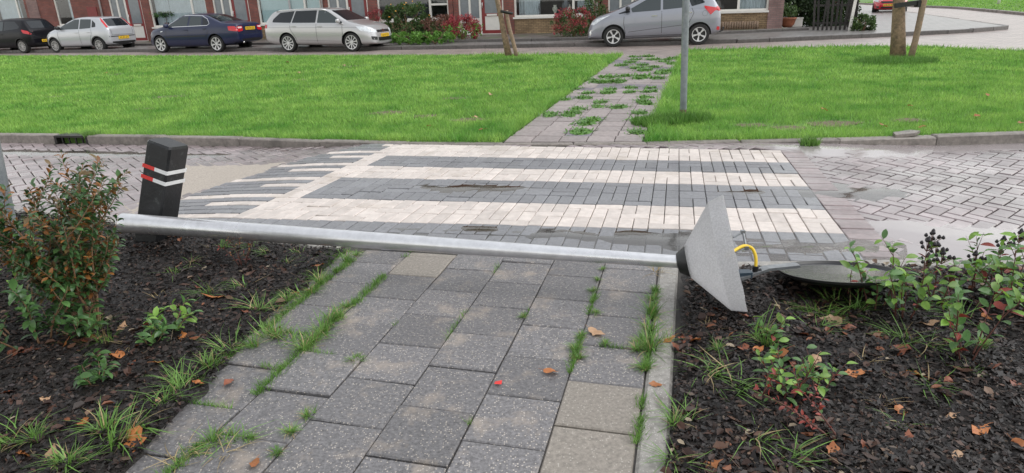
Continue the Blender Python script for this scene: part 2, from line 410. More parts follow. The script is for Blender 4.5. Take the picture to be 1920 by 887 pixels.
for c in range(NC):
    for (b0, b1, key) in BANDS:
        seq = COLSEQ[b1 - b0][(c * 2 + b0) % 3 if c % 2 else (c + b1) % 3]
        b = b0
        for s in seq:
            k = key
            border = c < 1 and b0 >= 0
            if border: k = 'w'
            if s == 'H': lay(c * cw, (c + 1) * cw, b * 0.1, (b + 1) * 0.1, k); b += 1
            else:
                lay(c * cw, (c + 0.5) * cw, b * 0.1, (b + 2) * 0.1, k); lay((c + 0.5) * cw, (c + 1) * cw, b * 0.1, (b + 2) * 0.1, k); b += 2
for b in range(-7, 24, 1):          # edging column on the right
    if b % 2 == 0 or True: lay(CW, CW + 0.2, b * 0.1, (b + 1) * 0.1, 'e')
# ---- speed-table ramp with its white teeth, left of the crossing
ramp = empty('speed_table_ramp', (0, 0, 0)); tag(ramp, kind='structure')
for r in range(-4, 25):
    b = (r + 0.5) * 0.1
    L = cross_pt(0, b); axd = (cross_pt(1, b) - L).normalized()
    wid = float(np.interp(r, [-4, 4, 12, 18, 22, 24], [0.95, 0.95, 0.85, 0.7, 0.45, 0.3]))
    off = 0.1 if r % 2 else 0.0
    tooth = 1.0 if (r % 5 == 0 and r > -3) else (0.5 if (r % 5 == 3 and r > 0) else 0)
    d = -off
    while d < wid:
        d0 = max(d, 0); d1 = min(d + 0.2, wid); d += 0.2
        if d1 - d0 < 0.04: continue
        p = L - axd * ((d0 + d1) / 2)
        if p.y < near_y(p.x) + 0.05: continue
        white = tooth and (d0 + d1) / 2 < wid * tooth
        gx = (zroad(p.x + 0.05, p.y) - zroad(p.x - 0.05, p.y)) / 0.1; gy = (zroad(p.x, p.y + 0.05) - zroad(p.x, p.y - 0.05)) / 0.1
        n = Vector((-gx + random.gauss(0, 0.004), -gy + random.gauss(0, 0.004), 1)).normalized()
        x = Vector((axd.x, axd.y, 0)); x = (x - n * x.dot(n)).normalized(); y = n.cross(x)
        M4 = Matrix((x * (d1 - d0) / 0.2, y, n)).transposed().to_4x4(); M4.translation = Vector((p.x, p.y, zroad(p.x, p.y) + random.gauss(0, 0.001)))
        link('white_brick' if white else 'grey_brick', bmesh_for('ramp_w' if white else 'ramp_g', m_bwhite if white else m_bgrey), ramp, mtx=M4)

# ---- herringbone road bricks at 45 degrees
CELL = 0.105; HA = R(-50)
hx = Vector((math.cos(HA), math.sin(HA))); hy = Vector((-hx.y, hx.x))
items = []
rampw = lambda y: float(np.interp((y - 4.71) / 2.54, [-0.3, 0.2, 0.5, 0.75, 0.92, 1.0], [1.0, 0.97, 0.87, 0.72, 0.47, 0.3]))
for i in range(-150, 150):
    for j in range(-20, 170):
        c = (i - j) % 4
        if c == 0: a, b, lx = i + 1.0, j + 0.5, True
        elif c == 3: a, b, lx = i + 0.5, j + 1.0, False
        else: continue
        p = hx * (a * CELL) + hy * (b * CELL) + Vector((0.4, 1.2))
        if not (-9.5 < p.x < 9.0 and 3.2 < p.y < 9.8): continue
        if p.y < near_y(p.x) + 0.06 or p.y > float(np.interp(p.x, [q[0] for q in FAR], [q[1] for q in FAR])) + 0.02: continue
        t = (p.y - 4.73) / 2.54
        xl = -2.09 + 0.83 * t; xr = 2.10 + 0.2 + (p.y - 3.93) * 0.221
        ylo = -0.8
        if xl - rampw(p.y) + 0.02 < p.x < xr - 0.09:
            yt = 7.25 - 0.25 * (p.x + 1.26)
            if p.y < yt + 0.03: continue
        if p.x / p.y < -1.25 or p.x / p.y > 1.45: continue
        items.append((p, lx))
items.sort(key=lambda q: q[0].length + (50 if abs(q[0].x / q[0].y) > 0.80 else 0))
rest = MB()
me_rb = brick_mesh('road_brick', 2 * CELL - 0.009, CELL - 0.009, m_brick, 0.006)
e = 0.05
for k, (p, lx) in enumerate(items):
    z = zroad(p.x, p.y) + random.gauss(0, 0.0015) - 0.004
    gx = (zroad(p.x + e, p.y) - zroad(p.x - e, p.y)) / (2 * e); gy = (zroad(p.x, p.y + e) - zroad(p.x, p.y - e)) / (2 * e)
    n = Vector((-gx + random.gauss(0, 0.006), -gy + random.gauss(0, 0.006), 1)).normalized()
    x = Vector((hx.x, hx.y, 0)) if lx else Vector((hy.x, hy.y, 0))
    x = (x - n * x.dot(n)).normalized(); y = n.cross(x)
    m3 = Matrix((x, y, n)).transposed()
    if k < 300:
        M4 = m3.to_4x4(); M4.translation = Vector((p.x, p.y, z)); link('brick', me_rb, road, mtx=M4)
    else:
        rest.cbox((p.x, p.y, z), (2 * CELL - 0.009, CELL - 0.009, 0.05), 0.006, 0, m3)
# joined bricks farther off vary through a per-island tone
m_brick2 = m_brick.copy(); m_brick2.name = 'purple brown road brick, farther'
for n_ in m_brick2.node_tree.nodes:
    if n_.type == 'OBJECT_INFO':
        ge = m_brick2.node_tree.nodes.new('ShaderNodeNewGeometry')
        for l in list(n_.outputs['Random'].links):
            m_brick2.node_tree.links.new(ge.outputs['Random Per Island'], l.to_socket)
tag(rest.build('far_bricks', m_brick2, road), kind='stuff')

# ---- near footpath of 30 cm tiles
YAW = -0.2621; TO = Vector((-0.7912, 2.1391)); TA = Vector((math.cos(YAW), math.sin(YAW))); TB = Vector((-TA.y, TA.x)); TP = 0.303
def tpt(t, s): return TO + TA * t + TB * s
def send(t):      # where the path meets the crossing
    lo, hi = 0.5, 3.0
    for _ in range(30):
        mid = (lo + hi) / 2; q = tpt(t, mid)
        if q.y < near_y(q.x): lo = mid
        else: hi = mid
    return lo
fpq = [tpt(-1.7, -1.8), tpt(1.36, -1.8), tpt(1.36, send(1.36)), tpt(0.4, send(0.4)), tpt(-1.0, send(-1.0)), tpt(-1.7, send(-1.7))]
footpath = MB().prism([(q.x, q.y) for q in fpq], -0.2, -0.012).build('footpath', m_joint); tag(footpath, kind='structure')
me_tile = {}
for col in range(-5, 4):
    off = 0.0 if col % 2 == 0 else 0.1555
    for row in range(-5, 8):
        s0 = row * TP + off; s1 = s0 + TP
        t0 = col * TP; t1 = t0 + TP
        se = send((t0 + t1) / 2) - 0.012
        if s0 > se - 0.05 or s0 < -1.35: continue
        s1 = min(s1, se)
        tan = (col == 3 and row in (-1, 0)) or (col == -1 and s1 > se - 0.25 and s1 <= se)
        m = m_tiletan if tan else m_tile
        key = (round(s1 - s0, 3), tan)
        if key not in me_tile: me_tile[key] = MB().cbox((0, 0, 0), (TP - 0.0045, s1 - s0 - 0.0045, 0.06), 0.005).mesh('paving_tile', m)
        q = tpt((t0 + t1) / 2, (s0 + s1) / 2)
        M4 = (Matrix.Rotation(YAW + random.gauss(0, 0.004), 3, 'Z') @ Matrix.Rotation(random.gauss(0, 0.006), 3, 'X') @ Matrix.Rotation(random.gauss(0, 0.006), 3, 'Y')).to_4x4()
        M4.translation = Vector((q.x, q.y, random.gauss(-0.001, 0.0022)))
        link('paving_tile', me_tile[key], footpath, mtx=M4)

def joint_grass():
    P = []
    def run(t, s0, s1, dens, thr, wid=0.006):
        n = int((s1 - s0) * dens); ss = RNG.uniform(s0, s1, n); tt = t + RNG.normal(0, wid, n)
        for a, b in zip(tt, ss):
            if mnoise.noise(Vector((t * 9 + 2, b * 3.1, 0))) + 0.5 * mnoise.noise(Vector((t * 7, b * 11, 3))) > thr:
                q = tpt(a, b); P.append((q.x, q.y, -0.004))
    run(-2 * TP, -0.7, 1.9, 1500, -0.05, 0.014); run(-TP, -0.7, 1.9, 1500, -0.05, 0.014); run(0, -0.6, 1.7, 400, 0.32); run(TP, -0.4, 1.6, 250, 0.38)
    run(2 * TP, -0.4, 1.5, 250, 0.38); run(3 * TP, 0.2, 1.5, 900, 0.02, 0.008); run(4 * TP + 0.003, 0.1, 1.4, 1200, 0.0, 0.010); run(-0.76, 0.6, 1.95, 2600, -0.25, 0.03)
    for col, s in ((-2, 0.31), (-2, 0.61), (-1, 0.455), (-3, 0.16), (-3, 0.46), (-1, -0.15), (-2, 0.0), (3, 0.76)):
        n = 160; tt = RNG.uniform(col * TP, (col + 1) * TP, n)
        for a in tt:
            if mnoise.noise(Vector((a * 6, s * 5, 7))) > 0.0: q = tpt(a, s + random.gauss(0, 0.006)); P.append((q.x, q.y, -0.004))
    o = link('joint_grass', blades_mesh('joint_grass', np.array(P), 0.032, 0.0035, m_tuft, 1.1)); tag(o, 'thin grass and moss growing along the joints of the near footpath', 'grass', kind='stuff')
def kerb_run(parent, pts, width, ztop, zbot, length, m, name='kerb_stone', side=1, skip=None, jit=0.004, ch=0.012):
    """stones along a polyline; width to the left (side=1) of its direction"""
    P = [Vector(p) for p in pts]
    seg = []; acc = 0
    for a, b in zip(P[:-1], P[1:]): seg.append((acc, (b - a).length, a, b)); acc += (b - a).length
    def at(d):
        for (s, l, a, b) in seg:
            if d <= s + l + 1e-6: return a + (b - a) * ((d - s) / l)
        return P[-1]
    n = max(1, round(acc / length))
    for k in range(n):
        a = at(acc * k / n); b = at(acc * (k + 1) / n); mid = (a + b) / 2; d = (b - a); L = d.length; d.normalize()
        if skip and skip(mid.x, mid.y): continue
        nn = Vector((-d.y, d.x)) * side
        c = mid + nn * width / 2
        zt = ztop(mid.x, mid.y) if callable(ztop) else ztop
        x0 = Vector((d.x, d.y, 0)); 
        za, zb = (ztop(a.x, a.y), ztop(b.x, b.y)) if callable(ztop) else (zt, zt)
        x = Vector((d.x, d.y, (zb - za) / L)).normalized(); y = Vector((-d.y, d.x, 0)); z = x.cross(y)
        m3 = Matrix((x, y, z)).transposed() @ Matrix.Rotation(random.gauss(0, 0.006), 3, 'X')
        M4 = m3.to_4x4(); M4.translation = Vector((c.x, c.y, (za + zb) / 2 + random.gauss(0, jit)))
        me = MB().cbox((0, 0, 0), (L - 0.008, width, zt - zbot), ch).mesh(name, m)
        link(name, me, parent, mtx=M4)

path_edging = empty('path_edging', (0, 0, 0)); tag(path_edging, kind='structure')
q0, q1 = tpt(1.218, -1.4), tpt(1.218, send(1.218) - 0.03)
kerb_run(path_edging, [q0, q1], 0.105, 0.006, -0.15, 1.0, m_edge, 'edging_stone', -1)
q0, q1 = tpt(-0.76, 0.95), tpt(-0.76, send(-0.76) - 0.02)
kerb_run(path_edging, [q0, q1], 0.06, 0.012, -0.15, 1.0, m_edge, 'edging_stone', 1)

bed_kerb = empty('bed_kerb', (0, 0, 0)); tag(bed_kerb, kind='structure')
kerb_run(bed_kerb, [(0.97, 3.52), (1.38, 3.49), (2.78, 3.38), (4.5, 3.31), (7, 3.33)], 0.11, 0.02, -0.2, 0.8, m_edge, 'kerb_stone', -1)
kerb_run(bed_kerb, [(-8, 6.7), (-4.5, 5.35), (-2.6, 4.62), (-1.08, 4.01)], 0.1, 0.02, -0.2, 0.9, m_edge, 'kerb_stone', -1)

def zfk(x, y):
    return 0.004 + 0.03 * sstep((-1.4 - x) / 1.6) + 0.028 * sstep((x - 2.0) / 1.4)
far_kerb = empty('lawn_kerb', (0, 0, 0)); tag(far_kerb, kind='structure')
DR0, DR1 = Vector((-5.72, 8.36)), Vector((-5.24, 8.25))
kerb_run(far_kerb, FAR[:2] + [(DR0.x, DR0.y)], 0.12, zfk, -0.25, 1.0, m_kerb)
kerb_run(far_kerb, [(DR1.x, DR1.y)] + FAR[3:7], 0.12, zfk, -0.25, 1.0, m_kerb)
kerb_run(far_kerb, FAR[6:8], 0.10, 0.004, -0.25, 0.75, m_kerb)
kerb_run(far_kerb, FAR[7:], 0.13, zfk, -0.25, 0.95, m_kerb)
# ---- broken kerb: a lifted flake of concrete on the right-hand kerb
fl = MB().prism([(-0.14, -0.05), (0.05, -0.07), (0.15, -0.01), (0.09, 0.06), (-0.10, 0.05)], 0, 0.03).build('concrete_flake', m_kerb, loc=(4.0, 6.60, 0.036))
fl.rotation_euler = (0.05, -0.06, 0.1); tag(fl, 'broken flake of kerb concrete lying on the right lawn kerb', 'concrete')

# ---- storm drain inlet in the kerb
m_iron = mat('dark cast iron', (0.03, 0.028, 0.027), 0.5, 0.3, 40, bump=0.4, metal=0.4)
dd = (DR1 - DR0); dl = dd.length; ang = math.atan2(dd.y, dd.x)
dr = empty('storm_drain', ((DR0.x + DR1.x) / 2, (DR0.y + DR1.y) / 2, 0), ang, 'black iron kerb inlet drain set into the kerb of the left lawn', 'drain')
MB().bb(-dl / 2, dl / 2, 0.0, 0.2, 0.012, 0.036).bb(-dl / 2, -dl / 2 + 0.03, 0, 0.2, -0.2, 0.015).bb(dl / 2 - 0.03, dl / 2, 0, 0.2, -0.2, 0.015).build('frame', m_iron, dr)
MB().bb(-dl / 2 + 0.03, dl / 2 - 0.03, 0.18, 0.2, -0.2, 0.0149).build('cavity', m_iron, dr)
for k in range(4): MB().bb(-0.15 + k * 0.1 - 0.008, -0.15 + k * 0.1 + 0.008, 0.02, 0.035, -0.2, 0.0149).build('bar', m_iron, dr)

# ---- lawns
LAWN_L = [(-22, 13.6), (-14, 10.37), (-6.56, 8.67), (-3.53, 7.98), (-2.17, 7.62), (-1.3, 7.4), (-0.09, 7.14), (3.0, 17.55), (-0.7, 19.0), (-7.56, 21.83), (-19.88, 27.24), (-34, 33), (-34, 18)]
LAWN_R = [(1.42, 6.88), (2.49, 6.80), (3.47, 6.63), (5.16, 6.60), (9, 6.92), (15, 8.0), (15, 11.0), (11.2, 14.72), (10.2, 16.6), (8.86, 17.44), (4.82, 18.12), (4.14, 16.3)]
LAWN_F = [(24.3, 32.0), (28.04, 42.8), (28.9, 48.7), (34, 75), (90, 90), (90, 20), (22, 25)]
def lawnz(x, y):
    return 0.012 + 0.02 * (mnoise.noise(Vector((x * 0.35, y * 0.35, 3.1))))
def poly_sheet(name, poly, zf, step, m, skirt=0.25):
    """triangulated sheet following zf, with a skirt down its rim"""
    bm = bmesh.new()
    vs = []
    for i, p in enumerate(poly):
        a = Vector(p); b = Vector(poly[(i + 1) % len(poly)]); n = max(1, int((b - a).length / step))
        for k in range(n): q = a + (b - a) * k / n; vs.append(bm.verts.new((q.x, q.y, 0)))
    f = bm.faces.new(vs)
    bmesh.ops.triangulate(bm, faces=[f])
    for v in bm.verts: v.co.z = zf(v.co.x, v.co.y)
    bot = [bm.verts.new((v.co.x, v.co.y, v.co.z - skirt)) for v in vs]
    for i in range(len(vs)):
        j = (i + 1) % len(vs); bm.faces.new((vs[j], vs[i], bot[i], bot[j]))
    bmesh.ops.recalc_face_normals(bm, faces=bm.faces)
    me = bpy.data.meshes.new(name); bm.to_mesh(me); bm.free(); me.materials.append(m)
    return link(name, me)
for nm, P in (('lawn', LAWN_L), ('lawn', LAWN_R), ('lawn', LAWN_F)):
    o = poly_sheet(nm, P, lambda x, y: 0.0, 0.6, m_turf, 0.3); o.location.z = -0.004; tag(o, kind='structure')

def blades_mesh(name, pts, h, w, m, lean=0.5):
    """one tapered triangle for each point; all vectorised"""
    n = len(pts); a = RNG.uniform(0, 2 * np.pi, n); b = RNG.uniform(0, 2 * np.pi, n)
    H = h * RNG.uniform(0.55, 1.25, n); ln = lean * RNG.uniform(0.1, 1.0, n) * H; Wd = w * RNG.uniform(0.7, 1.3, n)
    v = np.zeros((n, 3, 3)); dx, dy = np.cos(a) * Wd / 2, np.sin(a) * Wd / 2
    v[:, 0] = pts; v[:, 1] = pts; v[:, 2] = pts
    v[:, 0, 0] -= dx; v[:, 0, 1] -= dy; v[:, 1, 0] += dx; v[:, 1, 1] += dy
    v[:, 2, 0] += np.cos(b) * ln; v[:, 2, 1] += np.sin(b) * ln; v[:, 2, 2] += H
    me = bpy.data.meshes.new(name)
    me.vertices.add(3 * n); me.vertices.foreach_set('co', v.ravel())
    me.loops.add(3 * n); me.loops.foreach_set('vertex_index', np.arange(3 * n, dtype=np.int32))
    me.polygons.add(n); me.polygons.foreach_set('loop_start', np.arange(0, 3 * n, 3, dtype=np.int32))
    me.update(calc_edges=True); me.validate(); me.materials.append(m); return me

def scatter(poly, x0, x1, y0, y1, n):
    x = RNG.uniform(x0, x1, n); y = RNG.uniform(y0, y1, n)
    k = inpoly(x, y, poly); return x[k], y[k]
BARE = [(gp(u, v), rr) for (u, v, rr) in ((318, 182, 0.28), (130, 160, 0.2), (270, 205, 0.16), (660, 125, 0.3), (728, 212, 0.28), (852, 185, 0.22), (800, 218, 0.2), (880, 225, 0.22), (215, 140, 0.25), (100, 182, 0.2), (560, 150, 0.2), (735, 125, 0.2), (1560, 232, 0.3), (1705, 226, 0.2), (1480, 240, 0.22), (1410, 235, 0.2))]
def lawn_blades(poly, name):
    P = []
    for (y0, y1, dens, hh, ww) in ((6.5, 8.6, 5200, 0.05, 0.006), (8.6, 11, 3000, 0.055, 0.009), (11, 15, 1500, 0.055, 0.014), (15, 22, 750, 0.06, 0.022), (22, 34, 260, 0.06, 0.04)):
        xa, xb = -0.88 * y1, 0.88 * y1
        x, y = scatter(poly, xa, xb, y0, y1, int((xb - xa) * (y1 - y0) * dens))
        k = np.abs(x) < 0.84 * y + 0.5; x, y = x[k], y[k]
        keep = np.ones(len(x), bool)
        for ((bx, by), br) in BARE:
            d = np.hypot((x - bx) * 0.7, (y - by)) / br
            keep &= ~((d < 1) & (RNG.uniform(0, 1, len(x)) > d * d * 0.5 + 0.12))
        x, y = x[keep], y[keep]
        # longer tufts here and there, clipped shorter elsewhere
        pat = np.array([mnoise.noise(Vector((a * 0.9, b * 0.9, 0))) for a, b in zip(x[::8], y[::8])]); pat = np.repeat(pat, 8)[:len(x)]
        P.append((np.stack([x, y, np.zeros_like(x)], 1), hh, ww))
    return P
joint_grass()
for nm, poly in (('left', LAWN_L), ('right', LAWN_R)):
    meshes = []
    for (p, hh, ww) in lawn_blades(poly, nm):
        if len(p) == 0: continue
        # rim overhang: taller blades along kerbs and the path
        d = polyedge_dist(p[:, 0], p[:, 1], poly)
        rim = p[(d < 0.16) & (RNG.uniform(0, 1, len(p)) < 0.8)]
        meshes.append((blades_mesh('blades', p, hh, ww, m_grass, 0.9)))
        if len(rim):
            rim = rim[(rim[:, 1] < 19)]; rim[:, :2] += RNG.normal(0, 0.035, (len(rim), 2)); meshes.append(blades_mesh('blades', rim, hh * 1.8, ww, m_grass, 1.2))
    bm = bmesh.new()
    for me in meshes: bm.from_mesh(me)
    me = bpy.data.meshes.new('lawn_grass'); bm.to_mesh(me); bm.free(); me.materials.append(m_grass)
    for q in meshes: bpy.data.meshes.remove(q)
    o = link('lawn_grass', me)
    tag(o, 'mown green grass of the %s lawn %s the tiled path' % (nm, 'to the left of' if nm == 'left' else 'to the right of'), 'grass', kind='stuff')
m_bare = mat('trodden bare earth', (0.13, 0.105, 0.06), 0.85, 0.4, 30, bump=0.6)
for ((bx, by), br) in BARE:
    mb = MB(); n = 18; mb.v = [(0, 0, 0.012)] + [(br * (0.75 + 0.35 * mnoise.noise(Vector((math.cos(a) * 1.7 + bx, math.sin(a) * 1.7 + by, 1)))) * math.cos(a) * 1.3, br * (0.6 + 0.4 * mnoise.noise(Vector((math.cos(a) * 2 + bx, math.sin(a) * 2 + by, 4)))) * math.sin(a), 0.004) for a in np.linspace(0, 6.283, n, endpoint=False)]
    mb.f = [(0, 1 + k, 1 + (k + 1) % n) for k in range(n)]; mb.m = [0] * n
    tag(mb.build('bare_patch', m_bare, None, True, loc=(bx, by, 0.0)), kind='structure')
x, y = scatter(LAWN_F, 20, 60, 24, 62, 60000)
k = (x / y < 0.9); o = link('lawn_grass', blades_mesh('lawn_grass', np.stack([x[k], y[k], np.zeros(k.sum())], 1), 0.07, 0.07, m_grass, 0.9))
tag(o, 'far strip of lawn grass across the side street at top right', 'grass', kind='stuff')

# ---- tiled path between the lawns
FP = [Vector((-0.06, 7.14)), Vector((1.40, 6.89)), Vector((4.14, 16.3)), Vector((3.0, 17.53))]
def fpt(u, v): return FP[0] * (1 - u) * (1 - v) + FP[1] * u * (1 - v) + FP[2] * u * v + FP[3] * (1 - u) * v
lp = MB().prism([(q.x, q.y) for q in FP], -0.2, -0.006).build('lawn_path', m_soil); tag(lp, kind='structure')
NR, NCc = 34, 5
me_fp = {True: MB().cbox((0, 0, 0), (1, 1, 0.05), 0.012).mesh('paving_tile', m_tiledark), False: MB().cbox((0, 0, 0), (1, 1, 0.05), 0.012).mesh('paving_tile', m_tilepink)}
for r in range(NR):
    for c in range(NCc):
        u, v = (c + 0.5) / NCc, (r + 0.5) / NR
        p = fpt(u, v); ex = fpt((c + 1) / NCc, v) - fpt(c / NCc, v); ey = fpt(u, (r + 1) / NR) - fpt(u, r / NR)
        dark = (r in (14, 15, 24, 25) and c >= 1) or (r in (27, 28) and c < 3) or random.random() < 0.05
        m3 = Matrix(((ex.x * 0.975, ex.y * 0.975, random.gauss(0, 0.002)), (ey.x * 0.975, ey.y * 0.975, random.gauss(0, 0.002)), (0, 0, 1))).transposed()
        M4 = m3.to_4x4(); M4.translation = Vector((p.x, p.y, 0.004 + random.gauss(0, 0.002)))
        link('paving_tile', me_fp[dark], lp, mtx=M4)

# ---- planting beds of wet soil
BED_L = [(-1.42, 0.7), (-1.33, 1.86), (-1.28, 2.29), (-1.25, 2.77), (-1.17, 3.24), (-1.05, 3.92), (-1.08, 3.93), (-2.62, 4.55), (-4.5, 5.27), (-6.5, 6.0), (-6.5, 0.7)]
BED_R = [(0.19, 0.7), (0.475, 1.77), (0.965, 3.40), (1.38, 3.385), (2.78, 3.275), (4.5, 3.205), (6.0, 3.22), (6.0, 0.7)]
def soilz(x, y, d=None):
    h = 0.022 + 0.022 * mnoise.noise(Vector((x * 2.2, y * 2.2, 0))) + 0.012 * mnoise.noise(Vector((x * 9, y * 9, 5)))
    return h
def bed(name, poly, label):
    x0, x1 = min(p[0] for p in poly), max(p[0] for p in poly); y0, y1 = min(p[1] for p in poly), max(p[1] for p in poly)
    st = 0.035; nx_ = int((x1 - x0 + 0.3) / st); ny_ = int((y1 - y0 + 0.3) / st)
    X = x0 - 0.15 + np.arange(nx_) * st; Y = y0 - 0.15 + np.arange(ny_) * st
    gx, gy = np.meshgrid(X, Y); ins = inpoly(gx, gy, poly); d = polyedge_dist(gx, gy, poly) * np.where(ins, 1, -1)
    idx = -np.ones(gx.shape, int); mb = MB()
    for j in range(ny_):
        for i in range(nx_):
            dd_ = d[j, i] + 0.05 * mnoise.noise(Vector((gx[j, i] * 7, gy[j, i] * 7, 2)))
            if dd_ < -0.09: continue
            z = soilz(gx[j, i], gy[j, i]); t = max(0.0, min(1.0, (dd_ + 0.05) / 0.11))
            idx[j, i] = len(mb.v); mb.v.append((gx[j, i], gy[j, i], z * t - 0.03 * (1 - t)))
    for j in range(ny_ - 1):
        for i in range(nx_ - 1):
            q = (idx[j, i], idx[j, i + 1], idx[j + 1, i + 1], idx[j + 1, i])
            if min(q) >= 0: mb.f.append(q); mb.m.append(0)
    o = mb.build(name, m_soil, smooth=True); return tag(o, kind='structure')
bed('planting_bed', BED_L, ''); bed('planting_bed', BED_R, '')

def islandmat(name, cols, rough=0.45, trans=0.0):
    m, nt, b = nodes_of(name); N = nt.nodes.new; L = nt.links.new
    ge = N('ShaderNodeNewGeometry'); rp = N('ShaderNodeValToRGB'); rp.color_ramp.interpolation = 'CONSTANT'
    while len(rp.color_ramp.elements) > 1: rp.color_ramp.elements.remove(rp.color_ramp.elements[0])
    rp.color_ramp.elements[0].position = 0; rp.color_ramp.elements[0].color = c4(cols[0][1])
    acc = cols[0][0]
    for wgt, c in cols[1:]:
        e_ = rp.color_ramp.elements.new(acc); e_.color = c4(c); acc += wgt
    L(ge.outputs['Random Per Island'], rp.inputs[0]); L(rp.outputs[0], b.inputs['Base Color']); b.inputs['Roughness'].default_value = rough; b.inputs['Specular IOR Level'].default_value = 0.35
    return m
m_mulch = islandmat('wet leaf and bark mulch', [(0.34, (0.007, 0.005, 0.005)), (0.28, (0.013, 0.009, 0.008)), (0.18, (0.022, 0.015, 0.013)), (0.10, (0.036, 0.022, 0.017)), (0.05, (0.06, 0.028, 0.018)), (0.03, (0.085, 0.06, 0.042)), (0.02, (0.045, 0.035, 0.036))], 0.5)
def chips(poly, n, label):
    x0, x1 = max(-4.6, min(p[0] for p in poly)), min(4.6, max(p[0] for p in poly)); y0, y1 = 1.5, min(5.3, max(p[1] for p in poly))
    x = RNG.uniform(x0, x1, n); y = y0 + (y1 - y0) * RNG.uniform(0, 1, n) ** 1.25
    k = inpoly(x, y, poly) & (np.abs(x) < 1.35 * y + 0.3); x, y = x[k], y[k]; n = len(x)
    z = np.array([soilz(a, b) for a, b in zip(x, y)]) + RNG.uniform(-0.002, 0.012, n)
    a = RNG.uniform(0, 6.283, n); tl = RNG.normal(0, 0.3, n); tw = RNG.normal(0, 0.3, n)
    L = RNG.uniform(0.004, 0.015, n) * (1 + (RNG.uniform(0, 1, n) < 0.06) * 0.9); Wd = L * RNG.uniform(0.25, 0.9, n)
    ux = np.stack([np.cos(a), np.sin(a), tl], 1) * L[:, None]; uy = np.stack([-np.sin(a), np.cos(a), tw], 1) * Wd[:, None]
    c = np.stack([x, y, z], 1); v = np.zeros((n, 4, 3))
    v[:, 0] = c - ux; v[:, 1] = c - uy * RNG.uniform(0.5, 1, (n, 1)); v[:, 2] = c + ux; v[:, 3] = c + uy * RNG.uniform(0.5, 1, (n, 1))
    v[:, 1, 2] += 0.002; v[:, 3, 2] -= 0.002
    me = bpy.data.meshes.new('mulch'); me.vertices.add(4 * n); me.vertices.foreach_set('co', v.ravel())
    me.loops.add(4 * n); me.loops.foreach_set('vertex_index', np.arange(4 * n, dtype=np.int32))
    me.polygons.add(n); me.polygons.foreach_set('loop_start', np.arange(0, 4 * n, 4, dtype=np.int32))
    me.update(calc_edges=True); me.validate(); me.materials.append(m_mulch)
    tag(link('mulch', me), label, 'mulch', kind='stuff')
chips(BED_L, 105000, 'dark wet mulch and leaf litter covering the left planting bed')
chips(BED_R, 105000, 'dark wet mulch and leaf litter covering the right planting bed')

m_litter = islandmat('rotting leaf litter', [(0.25, (0.035, 0.017, 0.012)), (0.24, (0.055, 0.024, 0.015)), (0.22, (0.025, 0.016, 0.013)), (0.12, (0.09, 0.045, 0.028)), (0.07, (0.14, 0.085, 0.055)), (0.05, (0.17, 0.06, 0.026)), (0.05, (0.25, 0.20, 0.14))], 0.5)
def litter(poly, n, label):
    mb = MB(); x0, x1 = max(-3.6, min(p[0] for p in poly)), min(3.6, max(p[0] for p in poly)); y1 = min(4.8, max(p[1] for p in poly))
    pts = [(x, y) for x, y in zip(RNG.uniform(x0, x1, n * 3), 1.55 + (y1 - 1.55) * RNG.uniform(0, 1, n * 3) ** 1.2) if mnoise.noise(Vector((x * 1.9, y * 1.9, 8))) > 0.02]
    k = inpoly(np.array([p[0] for p in pts]), np.array([p[1] for p in pts]), poly)
    for (x, y) in [p for p, q in zip(pts, k) if q][:n]:
        z = soilz(x, y) + random.uniform(0.006, 0.016); a = random.uniform(0, 6.283); d = Vector((math.cos(a), math.sin(a), random.gauss(0, .2))); s = Vector((-d.y, d.x, random.gauss(0, .2)))
        if random.random() < 0.16:      # a bit of twig or straw
            L = random.uniform(0.02, 0.07); mb.add([Vector((x, y, z)) - d * L - s * .0011, Vector((x, y, z)) - d * L + s * .0011, Vector((x, y, z + .004)) + d * L + s * .0009, Vector((x, y, z + .004)) + d * L - s * .0009], [(0, 1, 2, 3)])
        else:
            L = random.uniform(0.010, 0.026); w = L * random.uniform(.4, .8); c = Vector((x, y, z)); up = Vector((0, 0, 1)) * L * random.uniform(-.2, .5)
            mb.add([c - d * L, c - d * L * .2 - s * w + up, c + d * L * .6 - s * w * .7 + up, c + d * L * 1.1, c + d * L * .5 + s * w * .8 + up, c - d * L * .4 + s * w + up, c], [(6, 0, 1), (6, 1, 2), (6, 2, 3), (6, 3, 4), (6, 4, 5), (6, 5, 0)])
    tag(mb.build('leaf_litter', m_litter), label, 'leaf litter', kind='stuff')
litter(BED_L, 1000, 'brown rotting leaf scraps and twigs strewn over the left bed')
litter(BED_R, 1000, 'brown rotting leaf scraps and twigs strewn over the right bed')

